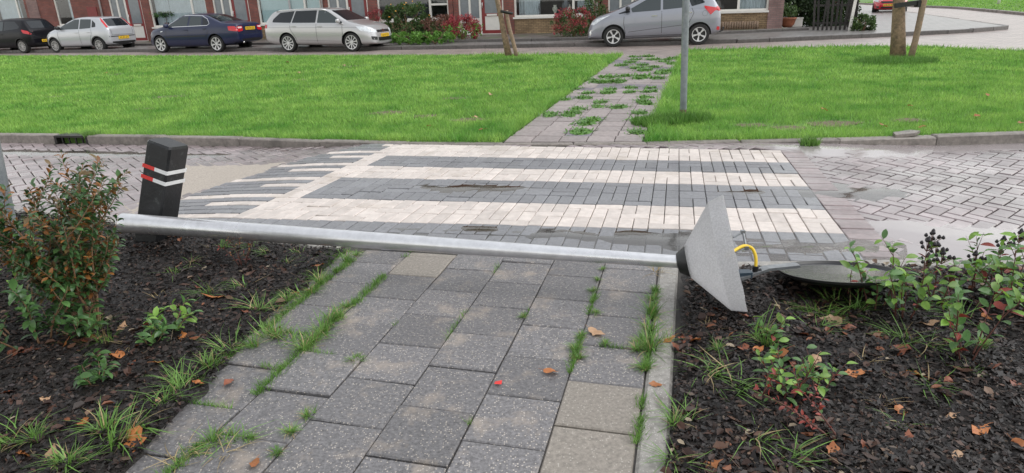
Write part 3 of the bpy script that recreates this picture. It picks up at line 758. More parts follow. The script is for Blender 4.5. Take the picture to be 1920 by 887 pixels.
# ---- rain water standing and running on the paving
m_pool = watermat('still rain water', (0.30, 0.29, 0.28), 0.0003, 60, 0.12)
m_flow = watermat('running rain water', (0.26, 0.235, 0.225), 0.008, 26, 0.3, 2.6)
m_sheet = watermat('gently rippled rain water', (0.46, 0.41, 0.41), 0.0008, 45, 0.6)
def film(poly, m, name, label, h=0.004, step=0.03, amp=0.08, sc=4.0, edge=0.30, low=-0.006, kind='structure'):
    """a sheet that dips below the brick tops towards its rim, so the bricks themselves draw the shoreline"""
    x0, x1 = min(p[0] for p in poly), max(p[0] for p in poly); y0, y1 = min(p[1] for p in poly), max(p[1] for p in poly)
    X = np.arange(x0 - 0.1, x1 + 0.1, step); Y = np.arange(y0 - 0.1, y1 + 0.1, step); gx, gy = np.meshgrid(X, Y)
    wx = np.array([[mnoise.noise(Vector((a * sc, b * sc, 0.3))) + 0.5 * mnoise.noise(Vector((a * sc * 3, b * sc * 3, 1.3))) for a, b in zip(r1, r2)] for r1, r2 in zip(gx, gy)])
    d = np.where(inpoly(gx, gy, poly), 1, -1) * polyedge_dist(gx, gy, poly) + wx * amp
    ins = d > -0.06
    hh = low + (h - low) * np.clip((d + 0.05) / edge, 0, 1)
    mb = MB(); idx = {}
    def vid(j, i):
        if (j, i) not in idx:
            idx[(j, i)] = len(mb.v); mb.v.append((gx[j, i], gy[j, i], zroad(gx[j, i], gy[j, i]) + hh[j, i]))
        return idx[(j, i)]
    for j in range(len(Y) - 1):
        for i in range(len(X) - 1):
            c = [(j, i), (j, i + 1), (j + 1, i + 1), (j + 1, i)]; k = [q for q in c if ins[q]]
            if len(k) == 4: mb.f.append(tuple(vid(*q) for q in c)); mb.m.append(0)
            elif len(k) == 3: mb.f.append(tuple(vid(*q) for q in k)); mb.m.append(0)
    o = mb.build(name, m, smooth=True); return tag(o, kind=kind)
film([(-1.75, 4.62), (-0.5, 4.39), (0.4, 4.21), (1.3, 4.04), (1.3, 3.9), (1.1, 3.64), (0.55, 3.86), (-0.1, 4.06), (-0.8, 4.24), (-1.1, 4.42)], m_pool, 'puddle', '', amp=0.05, edge=0.22, h=0.0042)
m_sand = mat('washed sand', (0.36, 0.315, 0.27), 0.7, 0.25, 60, bump=0.6, bscale=150)
film([(-3.6, 6.95), (-3.0, 6.9), (-2.3, 6.75), (-2.25, 6.3), (-2.75, 5.6), (-2.9, 5.1), (-3.15, 5.2), (-3.2, 5.8)], m_sand, 'sand', '', amp=0.10, h=0.002, low=-0.012, edge=0.25)
m_mudw = watermat('muddy puddle water', (0.06, 0.043, 0.027), 0.0004, 60, 0.6)
film([(-1.0, 5.44), (-0.5, 5.52), (-0.1, 5.42), (0.3, 5.30), (-0.05, 5.12), (-0.45, 5.10)], m_mudw, 'puddle', '', amp=0.07, edge=0.20, h=0.0045)
film([(1.62, 4.95), (1.8, 5.02), (2.0, 5.0), (2.05, 4.85), (1.8, 4.78)], m_mudw, 'puddle', '', amp=0.05, edge=0.18, h=0.0042)
film([(-0.35, 4.34), (-0.1, 4.30), (-0.08, 4.2), (-0.32, 4.22)], m_mudw, 'puddle', '', amp=0.02, edge=0.08, h=0.0058)
film([(0.25, 4.2), (0.8, 4.12), (0.95, 4.02), (0.5, 4.02)], m_mudw, 'puddle', '', amp=0.05, edge=0.14, h=0.0058)
film([(1.95, 4.96), (2.1, 5.06), (2.6, 5.02), (3.1, 4.85), (2.6, 4.58), (2.0, 4.66)], m_pool, 'puddle', '', amp=0.10, edge=0.34, h=0.0035)
film([(1.28, 4.02), (2.02, 3.92), (2.2, 3.98), (2.35, 3.7), (2.2, 3.44), (1.2, 3.54)], m_flow, 'running_water', '', amp=0.03)
film([(2.22, 4.12), (2.6, 4.12), (3.1, 3.98), (8.5, 3.95), (8.5, 3.42), (2.25, 3.46), (2.38, 3.7)], m_sheet, 'puddle', '', amp=0.03)
film([(2.4, 6.62), (3.4, 6.45), (8.5, 6.7), (8.5, 6.45), (5.2, 6.25), (4.0, 6.2), (3.6, 5.95), (2.75, 6.05), (2.62, 6.33)], m_sheet, 'puddle', '', amp=0.05)
film([(-7, 8.2), (-5.5, 7.95), (-4.3, 7.62), (-3.0, 7.32), (-3.2, 7.2), (-4.5, 7.4), (-5.7, 7.7), (-7, 7.95)], m_pool, 'puddle', '', amp=0.05)
# ================================================================== NEAR THINGS
# ---- fallen street lamp
m_alu = mat('satin aluminium pole', (0.70, 0.70, 0.72), 0.33, 0.10, 18, metal=0.8, bump=0.08, bscale=200, rvar=0.08, coord='obj')
m_blackpl = mat('black plastic', (0.012, 0.012, 0.013), 0.4, 0.3, 30, bump=0.2)
m_steel = mat('zinc steel bracket', (0.24, 0.25, 0.26), 0.45, 0.25, 30, metal=0.6)
m_yellow = mat('yellow cable sheath', (0.75, 0.50, 0.02), 0.4, 0.1, 30)
m_bluecon = mat('blue black connector', (0.03, 0.05, 0.07), 0.4, 0.2, 30)
m_shade, nt, b_ = nodes_of('frosted dimpled plastic shade')
N = nt.nodes.new; Lk = nt.links.new
tc = N('ShaderNodeTexCoord'); nz = N('ShaderNodeTexVoronoi'); nz.inputs['Scale'].default_value = 190; Lk(tc.outputs['Object'], nz.inputs['Vector'])
n2 = N('ShaderNodeTexNoise'); n2.inputs['Scale'].default_value = 9; n2.inputs['Detail'].default_value = 9; n2.inputs['Roughness'].default_value = 0.8; Lk(tc.outputs['Object'], n2.inputs['Vector'])
rp = N('ShaderNodeMix'); rp.data_type = 'RGBA'; rp.inputs[6].default_value = (0.60, 0.595, 0.61, 1); rp.inputs[7].default_value = (0.80, 0.795, 0.81, 1); 
vs_ = N('ShaderNodeTexVoronoi'); vs_.inputs['Scale'].default_value = 120; Lk(tc.outputs['Object'], vs_.inputs['Vector'])
ad_ = N('ShaderNodeMath'); ad_.operation = 'MULTIPLY_ADD'; ad_.inputs[1].default_value = -1.1; Lk(vs_.outputs['Distance'], ad_.inputs[0]); Lk(n2.outputs[0], ad_.inputs[2])
a2_ = N('ShaderNodeMath'); a2_.operation = 'ADD'; a2_.inputs[1].default_value = 0.35; a2_.use_clamp = True; Lk(ad_.outputs[0], a2_.inputs[0]); Lk(a2_.outputs[0], rp.inputs[0])
Lk(rp.outputs[2], b_.inputs['Base Color']); b_.inputs['Roughness'].default_value = 0.24
bp = N('ShaderNodeBump'); bp.inputs['Strength'].default_value = 0.7; bp.inputs['Distance'].default_value = 0.0025; Lk(nz.outputs[0], bp.inputs['Height']); Lk(bp.outputs[0], b_.inputs['Normal'])
tr = N('ShaderNodeBsdfTranslucent'); Lk(rp.outputs[2], tr.inputs[0]); ms = N('ShaderNodeMixShader'); ms.inputs[0].default_value = 0.55
Lk(b_.outputs[0], ms.inputs[1]); Lk(tr.outputs[0], ms.inputs[2]); tp_ = N('ShaderNodeBsdfTransparent'); mt_ = N('ShaderNodeMixShader'); mt_.inputs[0].default_value = 0.2; Lk(ms.outputs[0], mt_.inputs[1]); Lk(tp_.outputs[0], mt_.inputs[2]); Lk(mt_.outputs[0], nt.nodes['Material Output'].inputs['Surface'])
m_wetblack = mat('wet black lid underside', (0.025, 0.027, 0.034), 0.10, 0.3, 40, bump=0.35, bscale=70, dist=0.003, spec=0.4, coat=0.12, crough=0.05)

LB = Vector((1.13, 2.93, 0.012))                       # where the rim of the shade rests
hd = Vector((0.968, -0.25, 0)).normalized()            # the lamp's horizontal heading
EL = R(15)
ax = hd * math.cos(EL) + Vector((0, 0, math.sin(EL))); pr = -hd * math.sin(EL) + Vector((0, 0, math.cos(EL)))
RIM = 0.285
C = LB + pr * RIM
SC = C - ax * 0.235                                     # centre of the collar
PL = Vector((*gp(232, 418, 0.20), 0.20))               # broken foot of the pole
lamp = empty('fallen_street_lamp', (SC.x, SC.y, 0), 0, 'fallen street lamp with a long silver pole lying across the tiled footpath', 'street lamp')
def lp_(mb, name, m, smooth=True, parent=lamp):
    mb.v = [(x - SC.x, y - SC.y, z) for (x, y, z) in mb.v]
    o = mb.build(name, m, parent, smooth); smooth_by_angle(o.data, 40); return o
pd = (SC - PL); n_ = 24
pts = [PL + pd * (k / n_) for k in range(n_ + 1)]
rad = [0.063 + (0.0315 - 0.063) * (k / n_) for k in range(n_ + 1)]
pole = lp_(MB().tube(pts, rad, 28), 'pole', m_alu)
k0 = PL + pd * 0.46
lp_(MB().tube([k0, k0 + pd * 0.006], [0.0488, 0.0486], 28), 'pole_seam', m_alu, parent=pole).matrix_parent_inverse = Matrix.Identity(4)
def axmat(o, zdir, up):
    z = zdir.normalized(); x = up.cross(z).normalized(); y = z.cross(x)
    m = Matrix((x, y, z)).transposed().to_4x4(); m.translation = o; return m
AM = axmat(SC, ax, Vector((0, 0, 1)))
lp_(MB().lathe([(0.0, -0.035), (0.034, -0.035), (0.05, -0.03), (0.075, 0.012), (0.08, 0.03), (0.06, 0.031), (0.0, 0.03)], 28, 0, AM), 'collar', m_blackpl)
sh = lp_(MB().lathe([(0.074, 0.016), (0.083, 0.018), (0.266, 0.168), (RIM, 0.240), (RIM - 0.005, 0.241), (0.260, 0.172), (0.076, 0.026)], 56, 0, AM, close=True), 'lamp_shade', m_shade); smooth_by_angle(sh.data, 22)
# bracket wires behind the shade, the yellow cable and the flat hinge arm
def pxz(u, v, z): return Vector((*gp(u, v, z), z))
A0 = C + ax * 0.01
arm0 = pxz(1386, 521, 0.10); arm1 = pxz(1438, 503, 0.125); arm2 = pxz(1495, 497, 0.125)
mb = MB()
for a, b in ((arm0, arm1), (arm1, arm2)):
    d = (b - a); x = d.normalized(); y = Vector((0, 0, 1)).cross(x).normalized(); z = x.cross(y)
    mb.box((a + b) / 2, (d.length + 0.004, 0.045, 0.014), 0, rot=Matrix((x, y, z)).transposed())
lp_(mb, 'hinge_arm', m_steel)
lp_(MB().box(arm0 + Vector((0.03, 0.02, 0.012)), (0.07, 0.05, 0.03)), 'connector_block', m_bluecon)
w0 = pxz(1375, 445, 0.28); w1 = pxz(1393, 435, 0.30); w2 = pxz(1399, 465, 0.24); w3 = pxz(1378, 473, 0.23)
lp_(MB().tube([w0, w1], 0.005, 8).tube([w1, w2], 0.006, 8).tube([w2, w3], 0.005, 8).box(w1, (0.02, 0.02, 0.018)).box(w2, (0.02, 0.02, 0.018)), 'wire_bracket', m_steel)
cpts = [pxz(1360, 482, 0.24), pxz(1380, 468, 0.25), pxz(1396, 461, 0.25), pxz(1410, 466, 0.23), pxz(1417, 482, 0.19), pxz(1417, 500, 0.145)]
cu = []
for i in range(len(cpts) - 1):
    for k in range(5):
        t = k / 5; p0 = cpts[max(i - 1, 0)]; p1 = cpts[i]; p2 = cpts[i + 1]; p3 = cpts[min(i + 2, len(cpts) - 1)]
        cu.append(0.5 * ((2 * p1) + (-p0 + p2) * t + (2 * p0 - 5 * p1 + 4 * p2 - p3) * t * t + (-p0 + 3 * p1 - 3 * p2 + p3) * t ** 3))
cu.append(cpts[-1])
lp_(MB().tube(cu, 0.0085, 10), 'yellow_cable', m_yellow)
lp_(MB().tube([cpts[-1] + Vector((0, 0, 0.004)), cpts[-1] - Vector((0, 0, 0.035))], 0.015, 12).tube([cpts[-1] - Vector((-0.03, 0, 0.02)), cpts[-1] - Vector((0.0, 0, 0.03))], 0.01, 8), 'cable_gland', m_blackpl)
# the round lid, thrown open and lying face up like a shallow dish
DC = Vector((1.655, 3.09, 0.10)); nd = Vector((0.01, 0.20, 0.98)).normalized()
DM = axmat(DC, nd, Vector((0, 1, 0)))
lid = lp_(MB().lathe([(0.0, -0.055), (0.10, -0.05), (0.235, -0.025), (0.287, 0.0), (0.290, 0.012), (0.283, 0.012), (0.272, 0.0)], 56, 0, DM), 'lamp_lid', m_blackpl)
lp_(MB().lathe([(0.272, 0.0), (0.1, -0.004), (0.0, -0.005)], 56, 0, DM), 'lid_underside', m_wetblack, parent=lid)

# ---- leaning bollard
m_boll = mat('scuffed black recycled plastic', (0.009, 0.0095, 0.011), 0.45, 0.4, 12, bump=0.4, bscale=60, coord='obj', col2=(0.05, 0.055, 0.055), c2scale=18, c2lo=0.58, c2hi=0.70)
m_whref = mat('white reflective band', (0.72, 0.72, 0.72), 0.35, 0.08, 30)
m_rdref = mat('red reflective band', (0.62, 0.03, 0.025), 0.35, 0.1, 30)
bo = empty('bollard', (-2.44, 4.25, -0.05), 0, 'leaning black plastic bollard with red and white bands behind the fallen pole', 'bollard')
bo.rotation_euler = (R(-2), R(18.5), R(0))
bz = R(75)
def diamond(mb, hw, z0, z1, top=None, mi=0):
    rot = Matrix.Rotation(bz, 3, 'Z'); ch = 0.012
    ring = [(-hw + ch, -hw), (hw - ch, -hw), (hw, -hw + ch), (hw, hw - ch), (hw - ch, hw), (-hw + ch, hw), (-hw, hw - ch), (-hw, -hw + ch)]
    return ring, rot
ring, rot = diamond(None, 0.090, 0, 1)
prof = [(1.0, -0.3), (1.0, 0.742), (0.93, 0.757)]
mb = MB()
for (k, z) in prof: mb.v += [tuple(rot @ Vector((x * k, y * k, z))) for x, y in ring]
for i in range(2):
    for k in range(8): mb.f.append((i * 8 + k, i * 8 + (k + 1) % 8, (i + 1) * 8 + (k + 1) % 8, (i + 1) * 8 + k)); mb.m.append(0)
mb.f.append(tuple(16 + k for k in range(8))); mb.m.append(0)
mb.build('post', m_boll, bo)
for zb in (0.585, 0.512):
    for side in range(4):
        # faces: 0 = towards -y local, seen at the right; 3 = -x, seen at the left
        hw = 0.0915
        nrm = [Vector((0, -1, 0)), Vector((1, 0, 0)), Vector((0, 1, 0)), Vector((-1, 0, 0))][side]
        tan = Vector((0, 0, 1)).cross(nrm)
        segs = [(-0.090, 0.090, m_whref)] if side != 3 else [(-0.090, 0.0, m_rdref), (0.0, 0.090, m_whref)]
        for (a, b, mm) in segs:
            c = rot @ (nrm * hw + tan * ((a + b) / 2)) + Vector((0, 0, zb))
            MB().box(c, (abs(b - a), 0.004, 0.024), 0, rot=rot @ Matrix((tan, nrm, Vector((0, 0, 1)))).transposed()).build('reflector_band', mm, bo)

# ---- posts
m_galv = mat('galvanised grey post', (0.20, 0.22, 0.235), 0.45, 0.25, 9, metal=0.25, bump=0.3, bscale=40, col2=(0.30, 0.31, 0.31), c2scale=5, c2lo=0.5, c2hi=0.7, coord='obj')
m_rust = mat('rusty post foot', (0.10, 0.06, 0.04), 0.7, 0.4, 20, bump=0.4)
def signpost(loc, r, h, lean, label):
    o = empty('sign_post', loc, 0, label, 'post'); o.rotation_euler = lean
    p = MB().tube([(0, 0, -0.2), (0, 0, h)], r, 20).build('pole', m_galv, o, True); smooth_by_angle(p.data)
    f = MB().tube([(0, 0, -0.05), (0, 0, 0.07), (0, 0, 0.075)], [r + 0.003, r + 0.003, r + 0.001], 20).build('rusty_foot', m_rust, o, True); smooth_by_angle(f.data)
    MB().tube([(0, 0, h), (0, 0, h + 0.012)], r + 0.003, 20).build('cap', m_galv, o)
    return o
x, y = gp(1281, 216)
signpost((x, y, 0), 0.042, 3.2, (0, R(-1.7), 0), 'grey galvanised sign post standing in the right lawn beside the path')
x, y = gp(22, 482)
signpost((x, y, 0.0), 0.065, 2.4, (R(0), R(5), 0), 'blurred grey post at the left edge beside the big shrub')

# ---- young street trees
m_bark = mat('pale brown bark', (0.26, 0.175, 0.115), 0.8, 0.35, 14, bump=1.0, bscale=30, dist=0.01, coord='obj', col2=(0.13, 0.09, 0.065), c2scale=9, c2lo=0.5, c2hi=0.65)
m_stake = mat('weathered stake wood', (0.24, 0.17, 0.12), 0.8, 0.3, 18, bump=0.8, bscale=45, coord='obj', col2=(0.33, 0.21, 0.14), c2scale=8, c2lo=0.5, c2hi=0.65)
m_rubber = mat('black rubber strap', (0.012, 0.012, 0.012), 0.6, 0.2, 30)
m_crown = leafmat('street tree leaf', (0.05, 0.11, 0.02), (0.10, 0.17, 0.03), 0.5, 0.3, 1.5, 0.3)

def leaf_cards(n, fn, size, mb=None, fold=0.25, ratio=0.5):
    """n small folded leaves; fn() gives (position, outward direction)"""
    mb = mb or MB()
    for _ in range(n):
        p, d = fn(); p = Vector(p); d = Vector(d)
        d = (d + Vector((random.gauss(0, .5), random.gauss(0, .5), random.gauss(0, .5)))).normalized()
        s = d.cross(Vector((random.gauss(0, 1), random.gauss(0, 1), random.gauss(0, 1)))).normalized(); nn = d.cross(s)
        L = size * random.uniform(0.6, 1.3); w = L * ratio * 0.5
        mb.add([p, p + d * L * 0.5 + s * w + nn * w * fold, p + d * L, p + d * L * 0.5 - s * w + nn * w * fold], [(0, 1, 2), (0, 2, 3)])
    return mb
def crown_fn(c, rx, rz, clumps, cr_):
    cl = []
    for _ in range(clumps):
        v = Vector((random.gauss(0, 1), random.gauss(0, 1), random.gauss(0, 1))).normalized() * random.uniform(0.35, 1) ** 0.6
        cl.append((Vector(c) + Vector((v.x * rx, v.y * rx, v.z * rz)), random.uniform(0.6, 1.3)))
    def fn():
        q, k = random.choice(cl); v = Vector((random.gauss(0, 1), random.gauss(0, 1), random.gauss(0, 1))).normalized()
        return q + v * cr_ * k * random.uniform(0.4, 1), v
    return fn
def tree(loc, r0, lean, crown_h, label, stakes, straps, kind):
    o = empty('street_tree', loc, 0, label, 'tree')
    pts = [Vector((lean[0] * t + 0.02 * math.sin(t * 5), lean[1] * t, crown_h * t - 0.05)) for t in np.linspace(0, 1, 12)]
    rad = [r0 * (1.35 if i == 0 else 1.12 if i == 1 else 1 - 0.35 * i / 11) for i in range(12)]
    t_ = MB().tube(pts, rad, 14)
    top = pts[-1]
    for k in range(7):
        a = k * 2.4; e = top + Vector((math.cos(a) * 0.9, math.sin(a) * 0.9, random.uniform(0.8, 1.8)))
        mid = (top + e) / 2 + Vector((0, 0, -0.12)); t_.tube([top - Vector((0, 0, 0.2)), mid, e], [r0 * 0.5, r0 * 0.32, r0 * 0.12], 8)
    tk = t_.build('trunk', m_bark, o, True)
    leaf_cards(2600, crown_fn(top + Vector((0, 0, 1.4)), 1.5, 1.2, 34, 0.5), 0.13).build('crown', m_crown, o)
    return o, pts
def stake(loc, top, r, label):
    o = empty('tree_stake', loc, 0, label, 'stake')
    d = Vector(top)
    MB().tube([d * t + Vector((0.012 * math.sin(t * 7), 0, -0.05)) for t in np.linspace(0, 1, 6)], [r * 1.06, r, r * 0.98, r, r * 0.96, r * 0.95], 12).build('stake_body', m_stake, o, True)
    return o
x, y = gp(958, 106)
tree((x - 0.05, y, 0.0), 0.072, (-1.1, 0.0), 6.0, 'slim young tree leaning left at the back of the left lawn', 0, 0, 0)
stk = stake((x + 0.15, y - 0.12, 0), (-0.24, 0.05, 1.22), 0.052, 'brown wooden stake propping the slim leaning tree')
sb = MB().lathe([(0.16, -0.035), (0.165, 0.0), (0.16, 0.035), (0.15, 0.0)], 20, 0, Matrix.Translation((0, 0, 0)) @ Matrix.Rotation(R(12), 4, 'Y') @ Matrix.Diagonal((1, 0.75, 1, 1)), close=True).build('rubber_strap', m_rubber, None, True, loc=(x - 0.07, y - 0.06, 1.12))
tag(sb, 'black rubber tie round the slim leaning tree and its stake', 'tree tie')
x, y = gp(1687, 108)
tree((x - 0.02, y + 0.03, 0.0), 0.12, (-1.0, 0), 6.5, 'thick trunked tree on the right lawn with a black strap', 0, 0, 1)
stake((x + 0.10, y - 0.22, 0), (0.16, 0.02, 1.9), 0.06, 'weathered wooden stake standing beside the thick tree trunk')
st = MB().box((0.08, -0.14, 0), (0.52, 0.05, 0.09), rot=Matrix.Rotation(R(-6), 3, 'Y')).box((0.33, -0.12, -0.01), (0.13, 0.13, 0.11)).build('rubber_strap', m_rubber, None, False, loc=(x - 0.20, y - 0.05, 1.08))
tag(st, 'wide black rubber strap tying the thick tree to its stake', 'tree tie')

# ---- grass tufts, weeds
def tuft_mesh(name, n, h, spread, m, seg=4, droop=1.0, w=0.0023, bias=0.0, dry=0.12):
    """blades of grass from one root, leaning mostly one way, some of them dry"""
    mb = MB(); ba = random.uniform(0, 6.283)
    for _ in range(n):
        a = random.uniform(0, 6.283); r = spread * 0.3 * random.random()
        p = Vector((math.cos(a) * r, math.sin(a) * r, -0.004)); b = a + random.gauss(0, 0.7) if random.random() > bias else ba + random.gauss(0, 0.6)
        d = Vector((math.cos(b), math.sin(b), 0)); s = Vector((-d.y, d.x, 0)); k_ = random.random() ** 1.5
        H = h * (0.35 + 0.85 * k_); rch = spread * random.uniform(0.15, 1.2); ww = w * random.uniform(0.6, 1.35); dr_ = droop * random.uniform(0.4, 1.5); tw = random.gauss(0, 0.35)
        bl = []
        for k in range(seg + 1):
            t = k / seg
            q = p + (d + s * tw * t) * rch * t ** 1.3 + Vector((0, 0, max(0.002, H * (t - 0.5 * dr_ * t * t * min(1.3, rch / (spread + 1e-6))))))
            bl.append((q, ww * (1 - t) ** 0.5))
        vs = []
        for q, w_ in bl[:-1]: vs += [q - s * w_, q + s * w_]
        vs.append(bl[-1][0]); fs = [(2 * k, 2 * k + 1, 2 * k + 3, 2 * k + 2) for k in range(seg - 1)] + [(2 * seg - 2, 2 * seg - 1, 2 * seg)]
        mb.add(vs, fs, 1 if random.random() < dry else 0)
    return mb.mesh(name, [m, m_straw])
TUFT = [[tuft_mesh('grass_tuft', 70, 0.10, 0.10, m_tuft) for _ in range(3)], [tuft_mesh('grass_tuft', 40, 0.14, 0.17, m_tuft, bias=0.5) for _ in range(4)], [tuft_mesh('grass_tuft', 26, 0.09, 0.19, m_tuft, droop=1.5, bias=0.4, w=0.003) for _ in range(4)], [tuft_mesh('grass_tuft', 90, 0.055, 0.065, m_tuft, w=0.002) for _ in range(3)]]
STRAW = tuft_mesh('dry_grass', 16, 0.05, 0.11, m_straw, w=0.002)
def zat(x, y):
    if inpoly(np.array([x]), np.array([y]), BED_L)[0] or inpoly(np.array([x]), np.array([y]), BED_R)[0]: return soilz(x, y) - 0.004
    return 0.0
def put(me, u, v, sc, name, label, cat, group, z=None, zr=None):
    x, y = gp(u, v, 0.0); o = link(name, me, None, loc=(x, y, zat(x, y) if z is None else z))
    o.rotation_euler = (random.gauss(0, 0.08), random.gauss(0, 0.08), random.uniform(0, 6.28)); o.scale = (sc, sc, sc * random.uniform(0.85, 1.15))
    return tag(o, label, cat, group)
JL = 'fresh green grass tuft growing in the joints of the near footpath'
for (u, v, s, k) in [(665, 676, .8, 3), (981, 594, .55, 3), (1085, 672, .7, 3), (1078, 655, .8, 3), (1090, 630, .6, 3), (1112, 545, .6, 3), (1120, 525, .5, 3), (1130, 505, .5, 3), (1118, 587, .55, 3), (1135, 645, .6, 3),
                     (1210, 690, 1.0, 3), (1218, 655, 1.1, 0), (1205, 640, .9, 3), (1220, 620, 1.0, 0), (1222, 590, 1.0, 0), (1225, 560, .9, 3), (1228, 545, .8, 3), (1195, 655, .9, 3), (1240, 640, .7, 1)]:
    o = put(random.choice(TUFT[k]), u, v, s, 'grass_tuft', JL, 'grass', 'grass tufts in the tile joints'); rank_later(o, 'green grass tuft in the joints of the near footpath', 'fallen pole', v)
LL = 'long green grass tuft along the overgrown left edge of the footpath'
for (u, v, s, k) in [(668, 478, .8, 3), (650, 490, .8, 0), (630, 510, .7, 3), (600, 530, .9, 0), (585, 548, .9, 0), (560, 556, .8, 2), (540, 570, .8, 0), (650, 575, .8, 3), (635, 592, .9, 0), (620, 605, .9, 0), (605, 622, 1.0, 0), (588, 640, 1.0, 0), (570, 655, 1.0, 0), (550, 640, .9, 2), (520, 632, 1.0, 0), (500, 628, 1.0, 0), (485, 590, .9, 1), (475, 650, .9, 0),
                      (575, 780, .6, 3), (545, 810, .7, 3), (520, 850, .6, 3), (440, 825, .8, 2), (400, 830, .8, 0), (470, 822, .6, 3), (350, 845, .8, 2), (430, 660, .9, 1), (395, 690, 1.0, 0), (365, 715, .8, 2), (340, 735, .9, 1), (310, 760, .9, 2), (220, 840, 1.15, 1), (200, 820, 1.1, 0), (255, 815, .9, 2), (130, 880, 1.1, 0)]:
    o = put(random.choice(TUFT[k]), u, v, s, 'grass_tuft', LL, 'grass', 'grass tufts on the left path edge'); rank_later(o, 'long grass tuft on the overgrown left path edge', 'fallen pole', v)
for (u, v, s, k) in [(390, 560, .8, 1), (330, 520, .8, 2), (455, 545, .9, 2), (420, 470, .8, 1), (470, 470, .7, 2), (505, 480, .7, 2), (360, 500, .7, 2), (70, 840, .8, 0), (20, 845, 1.0, 1), (205, 645, .9, 1), (180, 620, .8, 1), (540, 500, .7, 2), (560, 480, .6, 2)]:
    o = put(random.choice(TUFT[k]), u, v, s, 'grass_tuft', 'x', 'grass', 'grass tufts in the left bed'); rank_later(o, 'thin grass tuft sprouting from the mulch of the left bed', 'left edge', u)
for (u, v, s, k) in [(1420, 640, 1.0, 1), (1435, 655, .9, 0), (1350, 700, 1.0, 2), (1330, 712, .9, 2), (1385, 735, .9, 2), (1345, 668, .6, 0), (1275, 790, .8, 2), (1262, 800, .7, 0), (1530, 625, .7, 2), (1690, 640, .9, 1), (1740, 655, .9, 2), (1560, 600, .9, 1), (1520, 590, .8, 1), (1600, 590, .8, 1), (1745, 730, .8, 2), (1820, 705, .5, 2), (1680, 800, .6, 2), (1420, 835, .8, 2), (1480, 870, .8, 2), (1260, 870, .7, 1), (1800, 600, .9, 1), (1840, 660, .6, 0), (1560, 570, .8, 1)]:
    o = put(random.choice(TUFT[k]), u, v, s, 'grass_tuft', 'x', 'grass', 'grass tufts in the right bed'); rank_later(o, 'grass tuft sprouting from the mulch of the right bed', 'path edging', u)
for (u, v, s) in [(400, 470, 1), (300, 560, 1), (720, 840, .0), (420, 850, 1), (330, 870, 1), (1230, 510, 1.0), (1620, 690, 1), (1650, 760, .9), (1470, 590, 1), (1330, 620, .8), (250, 650, 1), (520, 590, .8)]:
    if s: rank_later(put(STRAW, u, v, s, 'dry_grass', 'x', 'grass', 'wisps of dry grass'), 'wisp of dry straw coloured grass on the ground', 'left edge of the picture', u)

# weeds between the far path's tiles
def weed_mesh():
    mb = MB()
    for _ in range(90):
        x_, y_ = random.gauss(0, 0.055), random.gauss(0, 0.045); a = random.uniform(0, 6.28); L = random.uniform(0.03, 0.06); w = L * 0.22
        d = Vector((math.cos(a), math.sin(a), random.uniform(0.2, 1.1))).normalized(); s = Vector((-d.y, d.x, 0)).normalized(); p = Vector((x_, y_, 0.0))
        mb.add([p, p + d * L * .5 + s * w, p + d * L, p + d * L * .5 - s * w], [(0, 1, 2, 3)])
    mb.lathe([(0.0, 0.012), (0.06, 0.010), (0.12, 0.001)], 10, 0, Matrix.Diagonal((1, 0.8, 1, 1)))
    return mb.mesh('weed_clump', m_weed)
WD = [weed_mesh() for _ in range(3)]
WP = [(1098, 232), (1090, 247), (1110, 225), (1065, 217), (1032, 214), (1030, 218), (1085, 205), (1075, 212), (1198, 225), (1195, 248), (1200, 212), (1120, 200), (1125, 192), (1160, 201), (1205, 190), (1210, 183), (1212, 195), (1058, 187), (1095, 184), (1103, 175), (1140, 174), (1145, 168), (1180, 173), (1218, 172), (1220, 165), (1182, 165), (1078, 167), (1102, 150), (1135, 154), (1160, 152), (1157, 155), (1200, 147), (1205, 143), (1172, 143), (1232, 147), (1240, 138), (1245, 134), (1210, 132), (1225, 126), (1138, 145), (1123, 154), (1165, 123), (1180, 117), (1192, 112), (1225, 112), (1245, 116), (1265, 110), (1262, 120), (1250, 112), (1195, 128), (1205, 122), (1188, 107), (1215, 106)]
for (u, v) in WP:
    for k in range(1):
        x, y = gp(u, v); o = link('weed_clump', random.choice(WD), None, loc=(x, y, 0.002)); s = random.uniform(1.0, 1.3) * (1 + 0.3 * (y > 12))
        o.rotation_euler = (0, 0, random.choice((0, math.pi)) - 0.25 + random.gauss(0, 0.2)); o.scale = (s * 0.9, s * 1.6, s * 0.8)
        tag(o, 'x', 'weed', 'weeds on the lawn path'); rank_later(o, 'low green weed clump between the tiles of the lawn path', 'near end', -v)
# rough longer grass round posts and trunks
def ring_grass(u, v, r, n, h, label, name='grass_clump', m=None):
    x, y = gp(u, v); a = RNG.uniform(0, 6.283, n); q = r * np.sqrt(RNG.uniform(0, 1, n))
    pts = np.stack([np.cos(a) * q, np.sin(a) * q * 0.7, np.zeros(n)], 1)
    o = link(name, blades_mesh(name, pts, h, 0.012, m or m_weed, 0.8), None, loc=(x, y, 0)); tag(o, label, 'grass'); return o
ring_grass(1240, 232, 0.36, 1900, 0.10, 'rough dark grass clump growing round the foot of the grey sign post')
ring_grass(1290, 228, 0.3, 900, 0.12, 'tall grass beside the sign post spilling over the lawn kerb')
ring_grass(1680, 118, 0.8, 2200, 0.13, 'dark rough grass ring round the thick trunk on the right lawn')
ring_grass(962, 117, 0.5, 1200, 0.11, 'dark rough grass ring round the slim leaning tree')
ring_grass(1518, 272, 0.09, 260, 0.09, 'small grass tuft hanging over the right lawn kerb', m=m_tuft)
ring_grass(172, 258, 0.10, 260, 0.09, 'small grass tuft growing beside the kerb drain', m=m_tuft)

